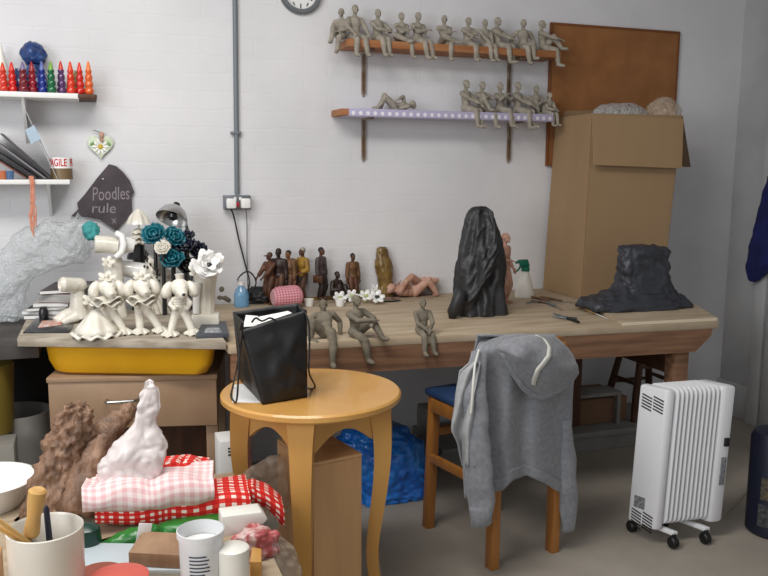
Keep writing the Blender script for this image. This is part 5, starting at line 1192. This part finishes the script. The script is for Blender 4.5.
# book stack behind
zs=BZ_; bk=[((24,320),(62,318),(36,40,44),.014,'charcoal magazine at the bottom of the stack left of the poodles'),((22,316),(64,315),(188,186,182),.012,'white edged magazine second from the bottom of the stack'),((27,311),(66,309),(40,38,42),.012,'black magazine in the middle of the stack left of the poodles'),((33,305),(68,304),(200,196,190),.012,'pale magazine lying above the black one in the stack'),((38,298),(72,296),(90,40,48),.03,'maroon framed folder second from the top of the stack'),((40,290),(78,288),(58,46,46),.012,'dark maroon folder topmost on the magazine stack')]
Yb=on(50,318).y-.01
for i,(aa,bb,c,th,lb) in enumerate(bk):
    A=gy(aa[0],aa[1],Yb); B=gy(bb[0],bb[1],Yb); x0,x1=A.x,B.x; z=zs
    sk=.02*math.sin(i*2.1); th=th*1.25
    q=[V(x0,Yb+sk,z),V(x1,Yb-.02-sk,z),V(x1+.07,Yb+.24,z),V(x0+.05,Yb+.26,z)]
    q=[V(p.x,min(p.y,W-.02),p.z) for p in q]
    o=thing('magazine',(q[0]+q[2])/2,lb,'magazine','magazines stacked left of the poodles'); ct=M('cover',c,.4)
    build('page_block',MB().hexa([p+V(0,0,.002) for p in q],[p+V(0,0,th-.002) for p in q]),mPaper if i!=4 else M('grey_pages',(196,194,190),.8,(120,118,116),300,stretch=(.05,.05,6)),o)
    build('cover',MB().hexa(q,[p+V(0,0,.002) for p in q]),ct,o); build('cover',MB().hexa([p+V(0,0,th-.002) for p in q],[p+V(0,0,th) for p in q]),ct,o); zs+=th+.0006
p=on(44,320); tag(build('glass_pot',MB().lathe([(0,0),(.018,0),(.02,.03),(.014,.045),(.016,.05),(0,.05)],20,Matrix.Translation(p+V(.0,-.005,.006))),mBlackG),'small dark glass pot standing before the magazine stack','pot')
# bubble wrap
Yw=W-.14
rows=[(217,72,84),(221,50,96),(228,30,100),(238,12,98),(250,-6,96),(262,-16,86),(274,-26,52),(290,-34,32),(308,-36,28),(322,-34,24)]
mb=rowsolid(rows,Yw,.12,90,7,.085,2.2); mb.crumple(.03,4.5,4); mb.crumple(.006,12,8); floorclamp(mb,dz+.001)
for v in mb.bm.verts: v.co.y=min(v.co.y,W-.01)
tag(build('bubble_wrap_bundle',mb,mBub,ang=180),'big bundle of clear bubble wrap heaped behind the magazine stack','bubble wrap')
Yq=Yw-.02; mb=MB(); bmesh.ops.create_icosphere(mb.bm,subdivisions=4,radius=1,matrix=Matrix.Translation(gy(91,231,Yq-.1))@Matrix.Diagonal((.03,.02,.036,1))); mb.crumple(.012,24,2); tag(build('turquoise_tissue',mb,M('turquoise_tissue',(60,150,150),.7),ang=180),'scrap of turquoise tissue showing in front of the bubble wrap','tissue')
# right of poodles on bench
p=gz(228,294,BT+.0008); p.y=min(p.y,W-.1); hh=.085; o=thing('water_bottle',p,'small clear blue plastic water bottle behind the looped cable','bottle'); T=Matrix.Translation(p)
build('bottle_body',MB().lathe([(0,0),(.034,0),(.036,.01),(.034,.03),(.036,.05),(.03,.075),(.014,.095),(.013,.1),(0,.1)],28,T),mWater,o); build('bottle_cap',MB().lathe([(.016,.1),(.016,.116),(0,.117)],20,T),mPorcW,o)
p=gz(217,303,BZ_) if 0 else gz(219,303,BT+.0008); 
mb=MB(); mb.ell(p+V(0,0,.03),(.035,.03,.03)); mb.ell(p+V(.01,-.01,.07),(.022,.022,.024)); mb.tube([p+V(.02,-.02,.03),p+V(.05,-.03,.012)],[.014,.01],10); floorclamp(mb,BT+.001)
tag(build('animal_lump',mb,mClayD,ang=180,voxel=.004,smooth=3),'small brown clay lump figurine beside the white vase base','figurine')
p=gz(240,303,BT+.0008); tag(build('white_beaker',MB().lathe([(0,0),(.024,0),(.028,.045),(.025,.045),(.021,.004),(0,.004)],24,Matrix.Translation(p)),mPorcW),'white beaker on the bench just left of the black bag','beaker')
Yd=gz(262,299,BT).y
Yd=min(Yd,W-.12)
noise_rows('dark_cloth','crumpled black cloth lying on the bench behind the black bag',[(286,250,274),(289,246,278),(294,244,281),(299,243,282)],gz(262,302,BT).y,mBlackP,.9,.01,22,3,'cloth',zmin=BT+.001)
Yd=gz(288,297,BT).y; mb=MB()
Yd=3.67; q=[gy(275,300,Yd),gy(304,298,Yd)]; q[0].z=q[1].z=BT+.001
Pt=[gy(273,288,Yd+.02),gy(300,285,Yd+.02)]
def pil(u,v):
    t=2*PI*v; x=u; b=q[0].lerp(q[1],u); a=Pt[0].lerp(Pt[1],u); c=(a+b)/2+V(0,.03,0); h=(a.z-b.z)/2*(1-.35*abs(2*u-1)**6); return V(c.x,c.y+.07*math.cos(t)*(1-.2*abs(2*u-1)**4),max(BT+.0012,c.z+h*math.sin(t)+.0))
mb.grid(pil,30,28,(.16,.4)); mb.face([mb.bm.verts.new(pil(0,k/20)) for k in range(20)]); mb.face([mb.bm.verts.new(pil(1,k/20)) for k in range(20)])
tag(build('patterned_pouch',mb,mGing3,ang=60),'pink patterned pouch lying in front of the rucksack figurine','pouch')
# ------------------------------------------------------------------ black paper bag on round table
zb=TH+.0022
B_=[gz(263,404.5,zb),gz(307,397,zb),gz(297,383,zb),gz(240,380,zb)]
Tt=[gy(241,330,B_[0].y+.03),gy(306.5,310,B_[1].y+.0),gy(299,303,B_[2].y+.02),gy(233,312,B_[3].y)]
o=thing('carrier_bag',sum(B_,Vector())/4,'black paper carrier bag with cord handles standing on the round table','bag')
tk_=.0025
def bagface(nm,i,j,bul,k=0,foldv=0):
    def fn(u,v):
        p=B_[i].lerp(B_[j],u).lerp(Tt[i].lerp(Tt[j],u),v); n=(B_[j]-B_[i]).cross(V(0,0,1)).normalized()
        return p+n*(bul*math.sin(PI*u)*math.sin(PI*min(1,v*1.0))+ (.02*(.5-abs(noise.noise(V(u*2.6+i*3,v*2.8,7))))+.006*noise.noise(V(u*6,v*7,i)))*math.sin(PI*u)*min(1,6*v,6*(1-v))-foldv*(1-abs(2*u-1))*v)+V(0,0,.006*math.sin(u*PI*3+i)*v**6 if 0 else 0)
    mb=MB(); mb.grid(fn,18,22); return build(nm,mb,mBlackP,o,ang=180,solid=tk_)
bagface('front_panel',0,1,.012); bagface('gusset',1,2,.0,foldv=.012); bagface('back_panel',2,3,.008); bagface('gusset',3,0,.0,foldv=.018)
build('bag_base',MB().hexa([p+V(0,0,.0005) for p in B_],[p+V(0,0,.003) for p in B_]),mBlackP,o)
def cord(nm,pts): 
    P=[pts[0]]+pts+[pts[-1]]; Q=[]
    for i in range(1,len(P)-2):
        for k in range(6):
            t=k/6; p0,p1,p2,p3=P[i-1],P[i],P[i+1],P[i+2]; Q.append((p1*2+(p2-p0)*t+(p0*2-p1*5+p2*4-p3)*t*t+(p1*3-p0-p2*3+p3)*t**3)*.5)
    Q.append(P[-1]); return build(nm,MB().tube(Q,.003,8),mBlack,o)
yf=B_[1].y-.02
cord('cord_handle',[gy(305,312,yf+.02),gy(309,325,yf),gy(309.5,350,yf-.01),gy(309,372,yf-.01),gz(315,386,zb+.004),gz(311,389,zb+.004),gy(307,388,yf-.015)])
yl=B_[0].y
cord('cord_handle',[gy(240,330,yl+.02),gy(243,322,yl+.0),gy(241,345,yl+.03),gy(237,368,yl+.04),gz(233,386,zb+.004),gz(231,396,zb+.004),gz(236,402,zb+.004),gy(238,385,yl+.02),gy(239,350,yl+.03),gy(234,318,yl+.08)])
cord('cord_handle',[gy(252,322,yl+.01),gy(256,318,yl-.01),gy(262,321,yl-.015),gy(270,318,yl-.015),gy(276,321,yl-.012)])
o2=thing('paper_sheets',sum(Tt,Vector())/4-V(0,0,.06),'white folded papers poking out of the black carrier bag','paper')
for i,(pts) in enumerate((((243,327),(257,326),(258,316),(246,315)),((256,325),(292,313),(288,311),(258,317)))):
    P=[gy(x,y,B_[0].y+.05+.02*(q>1)+.004*i) for q,(x,y) in enumerate(pts)]; build('sheet',MB().prism(P,(0,.0015,0)),mPaper,o2)
slab('paper_sheet','white sheet of paper lying on the round table under the carrier bag','paper',[(232,402.5),(262,403),(252,383),(234,385)],TH+.0005,.0012,mPaper)
# ------------------------------------------------------------------ blue bag under bench
Yb=gz(388,502,.001).y+.1
noise_rows('blue_plastic_bag','bright blue plastic bag lying crumpled on the floor under the workbench','x' and [(428,342,404),(436,337,414),(450,336,422),(466,338,426),(482,342,427.5),(494,346,426),(503,350,420)],Yb,mBlueBag,.75,.028,9,6,'bag',zmin=.001,sub=10,nn=110)
# ------------------------------------------------------------------ low table in front left with its load
LZ0=.5
k=thing('low_table',(-.1,1.75,0),'low worktable loaded with cloths and tubs at the bottom left corner','table')
bk_=gz(60,528,LZ0).y; rx=gz(283,576,LZ0).x
bk_+=.2
build('table_top',MB().bx(-.75,rx,1.2,bk_+.06,LZ0-.03,LZ0,.003),mTop,k)
for x in (-.7,rx-.06):
    for y in (1.25,bk_-.0): build('leg',MB().bx(x,x+.045,y,y+.045,.001,LZ0-.03),mDarkW,k)
LZ1=LZ0+.001
# pot with tools
pr=gz(45,527,.7); r=.0765; o=thing('utensil_pot',V(pr.x,pr.y,LZ1),'white glazed cylindrical pot holding sticks and a wooden-handled tool','pot'); T=Matrix.Translation((pr.x,pr.y,LZ1))
build('pot_wall',MB().lathe([(0,0),(r*.9,0),(r*.97,.01),(r*.99,.19),(r,.198),(r*.97,.2),(r*.93,.195),(r*.9,.02),(0,.015)],48,T),mPot,o)
def stick(name,lb,a,b,rad,mat,cat='tool',n=12,flat=1,grp=None): return tag(build(name,MB().tube([a,a.lerp(b,.02),a.lerp(b,.5),a.lerp(b,.97),b],[rad[0]*.8,rad[0],rad[1],rad[2],rad[2]*.6],n,flat),mat),lb,cat,grp)
po=V(pr.x,pr.y,LZ1)
A=po+V(-.005,.0,.02); B=gy(38,489,pr.y-.03)
o=thing('wooden_handled_tool',A,'turned pale wooden tool handle standing up in the white pot','tool'); C=gy(31,536,pr.y-.02)
build('handle',MB().tube([C,C.lerp(B,.06),C.lerp(B,.3),C.lerp(B,.42),C.lerp(B,.7),C.lerp(B,.96),B],[.012,.0165,.015,.0135,.017,.018,.013],18),mHandle,o)
build('ferrule',MB().tube([A+V(0,0,.02),C],[.006,.0085],12),mMetal,o)
stick('dark_pen','slim dark blue pen standing in the white pot behind the wooden handle',po+V(.012,.02,.02),gy(46,506,pr.y+.02),(.006,.007,.006),M('dark_blue_pen',(28,32,52),.4),'pen')
for (px,py,lb,d) in ((-6,517,'upper thin wooden stick leaning out over the pot rim to the left',0),(-8,524,'lower thin wooden stick leaning out over the pot rim to the left',.012)):
    A=gy(36-d*200,548,pr.y-.03+d); Bp=gy(px,py,pr.y-.07+d); dd=(A-Bp).normalized(); stick('wooden_stick',lb,A+dd*.02,Bp,(.004,.005,.005),mHandle,'stick',10,1,'thin wooden sticks in the pot')
# tub
pt=gz(200.5,529,.645); tr_=.053; o=thing('plastic_tub',V(pt.x,pt.y,LZ1),'translucent white plastic tub with printed lines at the bottom of the photo','tub'); T=Matrix.Translation((pt.x,pt.y,LZ1))
build('tub_wall',MB().lathe([(0,0),(tr_*.84,0),(tr_*.86,.005),(tr_*.93,.13),(tr_,.131),(tr_,.144),(tr_*.96,.145),(tr_*.9,.128),(tr_*.83,.006),(0,.004)],44,T),mTub,o)
build('white_contents',MB().lathe([(0,.005),(tr_*.8,.006),(tr_*.86,.112),(0,.118)],36,T),mPorcW,o)
mb=MB(); random.seed(3)
for q in range(9):
    z=.098-q*.0085; L=random.uniform(.6,.95)
    mb.grid(lambda u,v:V(pt.x,pt.y,LZ1)+V(math.cos(-2.25+1.15*L*u)*(tr_*(.862+.07*z/.13)+.0009),math.sin(-2.25+1.15*L*u)*(tr_*(.862+.07*z/.13)+.0009),z+.0032*v),12,1)
build('printed_text_line',mb,mLine,o,ang=180,solid=.0004); random.seed(7)
pt2=gz(233,548,.6); tag(build('white_container',MB().lathe([(0,0),(.034,0),(.036,.1),(.03,.104),(0,.104)],32,Matrix.Translation((pt2.x,pt2.y,LZ1))),mMilk),'plain white lidded container just right of the translucent tub','container')
# lid, saucer, block, tray
tray=slab('pale_tray','flat pale blue plastic tray lying under the wooden block','tray',[(58,575),(185,575),(190,549),(84,547)],LZ1,.012,M('pale_blue_plastic',(196,208,214),.4))
zb=LZ1+.0125
slab('wooden_block','brown square wooden block lying beside the translucent tub','block',[(129,566),(180,569),(182,546),(143,544)],zb,.034,M('block_wood',(176,142,112),.7,(150,116,88),8,stretch=(3,1,1)))
pl_=gz(119,577,.58); o=thing('terracotta_saucer',V(gz(100,570,.56).x,gz(100,570,.56).y,zb),'dull terracotta saucer stack behind the salmon lid','saucer'); c=o.location
build('saucer',MB().lathe([(0,0),(.04,0),(.05,.03),(.052,.04),(.046,.04),(0,.03)],36,Matrix.Translation(c)),mTerra,o)
c2=V(pl_.x,pl_.y,zb); tag(build('salmon_lid',MB().lathe([(0,.0),(.056,0),(.058,.062),(.062,.064),(.062,.068),(.05,.072),(0,.074)],44,Matrix.Translation(c2)),mRedP),'round salmon red plastic lid on its pot at the bottom edge','lid')
# green bag
Yg=gz(140,548,LZ1).y+.06
noise_rows('green_plastic_bag','glossy green plastic bag squashed under the gingham cloths at left',[(526,135,158),(530,118,160),(537,102,161),(546,93,160),(553,92,158)],Yg,mGreen,.4,.006,14,4,'bag',zmin=LZ1+.0005)
noise_rows('green_plastic_bag','glossy green plastic bag squashed behind the translucent tub',[(521,158,228),(527,153,234),(535,152,236),(545,153,234)],Yg+.02,mGreen,.4,.006,14,8,'bag',zmin=LZ1+.0005)
pb=gy(144,533,Yg-.075); tag(build('white_label_card',MB().box(pb,(.032,.003,.05),rot('Y',.2),.0005),mPaper),'small white card standing between the two green bags','card')
pb=gz(88,552,LZ1); tag(build('dark_green_jar',MB().lathe([(0,0),(.03,0),(.034,.02),(.03,.05),(.014,.062),(0,.064)],26,Matrix.Translation(pb+V(0,.03,0))),M('dark_green_glass',(14,56,46),.3)),'small dark green jar between the white pot and the green bag','jar')
# gingham cloths
def cloth(name,lb,cat,xs,yt,yb,Yf,dep,mat,uvl,drop=.02,seed=0,wr=.006,back=0):
    """folded cloth: rounded front fold from yb to yt, soft top running back"""
    nA,nB=14,22
    def fn(u,v):
        x=lerp(xs,u); t=lerp(yt,u); b=lerp(yb,u); P0=gy(x,b,Yf); P1=gy(x,t,Yf); h=(P1.z-P0.z)/2; c=(P0+P1)/2
        if v<.3:
            a=-PI/2+PI*v/.3; p=V(c.x,Yf+.02-h*.9*math.cos(a),c.z+h*math.sin(a))
        elif v<.72:
            q=(v-.3)/.42; p=V(c.x+.02*q,Yf+.02+dep*q,P1.z-drop*q*q+back*q)
        else:
            q=(v-.72)/.28; p=V(c.x+.02*(1-q),Yf+.02+dep*(1-q),P0.z+.001+(P1.z-drop+back-P0.z)*(1-q)**2*.98)
        return p+V(0,noise.noise(V(u*5+seed,v*6,1)),noise.noise(V(u*6+seed,v*7,4)))*wr*(1 if v<.72 else .2)+V(0,0,wr*.8*math.sin(u*16+seed)*math.sin(PI*min(1,v/.72)))
    mb=MB(); mb.grid(fn,60,50,uvl)
    for e in (0,1):
        ring=[mb.bm.verts.new(fn(e,j/50)) for j in range(50)]; mb.face(ring)
    return tag(build(name,mb,mat,ang=70),lb,cat,'gingham cloths on the low table')
Yc=2.16
cloth('gingham_cloth','bright red gingham cloth folded at the bottom of the cloth pile','cloth',[(0,95),(.5,165),(1,250)],[(0,512),(.3,508),(.6,500),(1,491)],[(0,527),(.3,527),(.65,524),(1,516)],Yc,.16,mGing,(.42,.5),.02,1)
cloth('gingham_cloth','end of red gingham cloth drooping off the right of the pile','cloth',[(0,212),(.6,255),(1,284)],[(0,492),(.5,489),(.75,491),(1,507)],[(0,505),(.5,503),(.75,510),(1,529)],Yc+.06,.1,mGing,(.24,.4),.02,5)
cloth('gingham_cloth','washed-out pale pink gingham cloth under the white plastic bag','cloth',[(0,82),(.5,150),(1,214)],[(0,491),(.25,486),(.6,482),(1,478)],[(0,515),(.3,514),(.6,512),(1,503)],Yc-.005,.12,mGing2,(.44,.5),-.0,9,.008,.0)
cloth('gingham_cloth','small red gingham corner peeking above the pale cloth','cloth',[(0,158),(.5,182),(1,207)],[(0,466),(.5,463),(1,467)],[(0,484),(.5,484),(1,486)],Yc+.1,.05,mGing,(.14,.3),.0,3)
# white plastic bag
Yp=Yc+.075
noise_rows('white_plastic_bag','knotted milky white plastic bag standing on the pale gingham cloth',[(383,142,157),(386,140,160),(392,138,162),(400,137,163),(410,133,163),(422,130,159),(434,121,163),(446,107,168),(456,98,168),(466,95,163),(476,98,163),(488,97,166),(496,104,164)],Yp,mHaze,.5,.014,6.5,7,'bag',sub=7,nn=90)
# brown wrapped sack
Yk=gz(50,530,LZ1).y+.1
o=thing('brown_sack',V(gy(55,520,Yk).x,Yk,LZ1),'crumpled brown paper sack with twisted neck beside the white plastic bag','sack')
def part_rows(nm,rows,Y_,mat,ratio,amp,sc,seed,zmin):
    mb=rowsolid(rows,Y_,ratio,80,7,0,2.0); mb.crumple(amp,sc,seed); mb.crumple(amp*.4,sc*3,seed+1); floorclamp(mb,zmin); return build(nm,mb,mat,o,ang=180)
part_rows('sack_body',[(404,66,84),(410,60,90),(420,54,95),(435,47,97),(450,40,95),(470,31,93),(490,25,90),(510,18,88),(524,14,88)],Yk,mBark,.75,.018,16,2,LZ1+.0005)
mb=MB(); P=[gy(x,y,Yk-d) for x,y,d in ((130,409,-.1),(120,417,-.07),(109,428,-.04),(99,442,-.02),(91,460,.0),(84,484,.03),(76,512,.05))]; Q=[];R2=[]
rr_=[.013,.026,.036,.042,.046,.05,.05]
for i in range(6):
    for q in range(7): f=q/7; Q.append(P[i].lerp(P[i+1],f)); R2.append(rr_[i]*(1-f)+rr_[i+1]*f)
mb.tube(Q+[P[-1]],R2+[rr_[-1]],40); mb.crumple(.012,16,5); mb.crumple(.005,50,2); floorclamp(mb,LZ1+.0005); build('sack_flap',mb,mBark,o,ang=180)
# white basin left
pb=gz(-4,515,LZ1); tag(build('white_basin',MB().lathe([(0,0),(.09,0),(.13,.075),(.136,.078),(.128,.08),(.085,.006),(0,.006)],48,Matrix.Translation((pb.x-.03,pb.y+.08,LZ1))),mPorcW),'shallow white basin at the left edge behind the pot','basin')
# crate of slats far left bottom
pb=gz(4,570,LZ1+.05); tag(build('brown_carton',MB().bx(pb.x-.2,pb.x+.0,pr.y-.02,pr.y+.14,LZ1,LZ1+.11,.003),mBox2),'pale brown carton left of the white pot, cut by the frame','carton')
# right of tub: striped crumpled bag, flap, clear plastic, wedge
Ys=gz(255,565,LZ1).y+.05
mS=gingham('striped_wrapper',(224,180,176),(186,70,76),.02); 
mb=rowsolid([(529,240,268),(534,231,276),(543,226,280),(554,226,279),(565,229,274),(573,232,268)],Ys,.55,60,7); mb.crumple(.014,16,4); floorclamp(mb,LZ1+.0005)
tag(build('striped_wrapper',mb,M('pink_striped_wrap',(222,190,186),.35,(186,92,92),14,.5,24,contrast=(.42,.58),stretch=(3,3,.6)),ang=180),'crumpled pink and white striped wrapper hanging right of the tubs','wrapper')
mb=MB(); P=[gy(x,y,Ys+.03) for x,y in ((222,517),(262,512),(268,519),(262,526),(240,533),(222,538))]; tag(build('white_flap',MB().prism(P,(0,.06,0),.003),mMilk),'white plastic box showing below the drooping red gingham','box')
mb=rowsolid([(456,266,282),(464,250,286),(474,238,288),(486,228,288),(500,226,288),(516,232,290)],gz(258,500,.3).y-.02 if 0 else Yc+.3,.4,60,6); mb.crumple(.014,13,3)
tag(build('clear_plastic_bag',mb,mClear,ang=180),'clear plastic bag sagging between the cloth pile and the tall wooden box','bag')
Yx=gz(278,574,.42).y
mb=rowsolid([(536,272,282),(545,266,290),(556,262,297),(568,262,302),(600,260,308),(640,258,312),(690,256,318),(730,256,320)],Ys+.03,.3,60,6); mb.crumple(.014,15,8); floorclamp(mb,.001)
for v in mb.bm.verts: v.co.x=max(v.co.x,rx+.003+.01*noise.noise(v.co*20)+.01) if v.co.z<LZ0+.02 else v.co.x
tag(build('clear_plastic_sack',mb,mClear,ang=180),'crumpled clear plastic sheet at the foot of the round table front leg','sheet')
P=[gz(x,y,LZ1) for x,y in ((250,580),(262,580),(262,566),(252,564))]; tag(build('wood_wedge',MB().hexa(P,[p+V(0,0,.045) for p in P],.003),mPine),'small orange wooden wedge at the bottom edge right of the tubs','wedge')
# white carton behind drawer desk leg
p=gz(231,478,.28); Yq=2.86; a=gy(220,470,Yq); b=gy(241,440,Yq)
o=tag(build('white_carton',MB().bx(a.x,b.x,Yq,Yq+.12,.001,b.z,.003),mPaper),'white carton with small dark print standing between drawer desk and round table','carton')
for q in range(3): build('printed_mark',MB().bx(a.x+.03,a.x+.045,Yq-.0012,Yq-.0004,b.z-.03-.012*q,b.z-.024-.012*q),mBlack,o)
# ------------------------------------------------------------------ light
wd=bpy.data.worlds.new('world'); scn.world=wd; wd.use_nodes=True
wd.node_tree.nodes['Background'].inputs[0].default_value=(.97,.98,1,1); wd.node_tree.nodes['Background'].inputs[1].default_value=.4
def area(name,loc,aim,sx,sy,e,c):
    l=bpy.data.lights.new(name,'AREA'); l.shape='RECTANGLE'; l.size=sx; l.size_y=sy; l.energy=e; l.color=c
    o=bpy.data.objects.new(name,l); COL.objects.link(o); o.location=loc; o.rotation_euler=(Vector(aim)-Vector(loc)).to_track_quat('-Z','Y').to_euler(); return o
area('ceiling_light',(-.05,1.9,2.8),(.15,2.8,0),1.7,.5,35,(1,.97,.93))
area('window_light',(-2.2,.3,1.9),(.8,3.6,.9),1.6,1.4,42,(.95,.97,1))
vs=scn.view_settings; scn.display_settings.display_device='sRGB'
vs.view_transform='Standard'; vs.look='None'; vs.gamma=1; vs.use_curve_mapping=False; vs.exposure=0.28
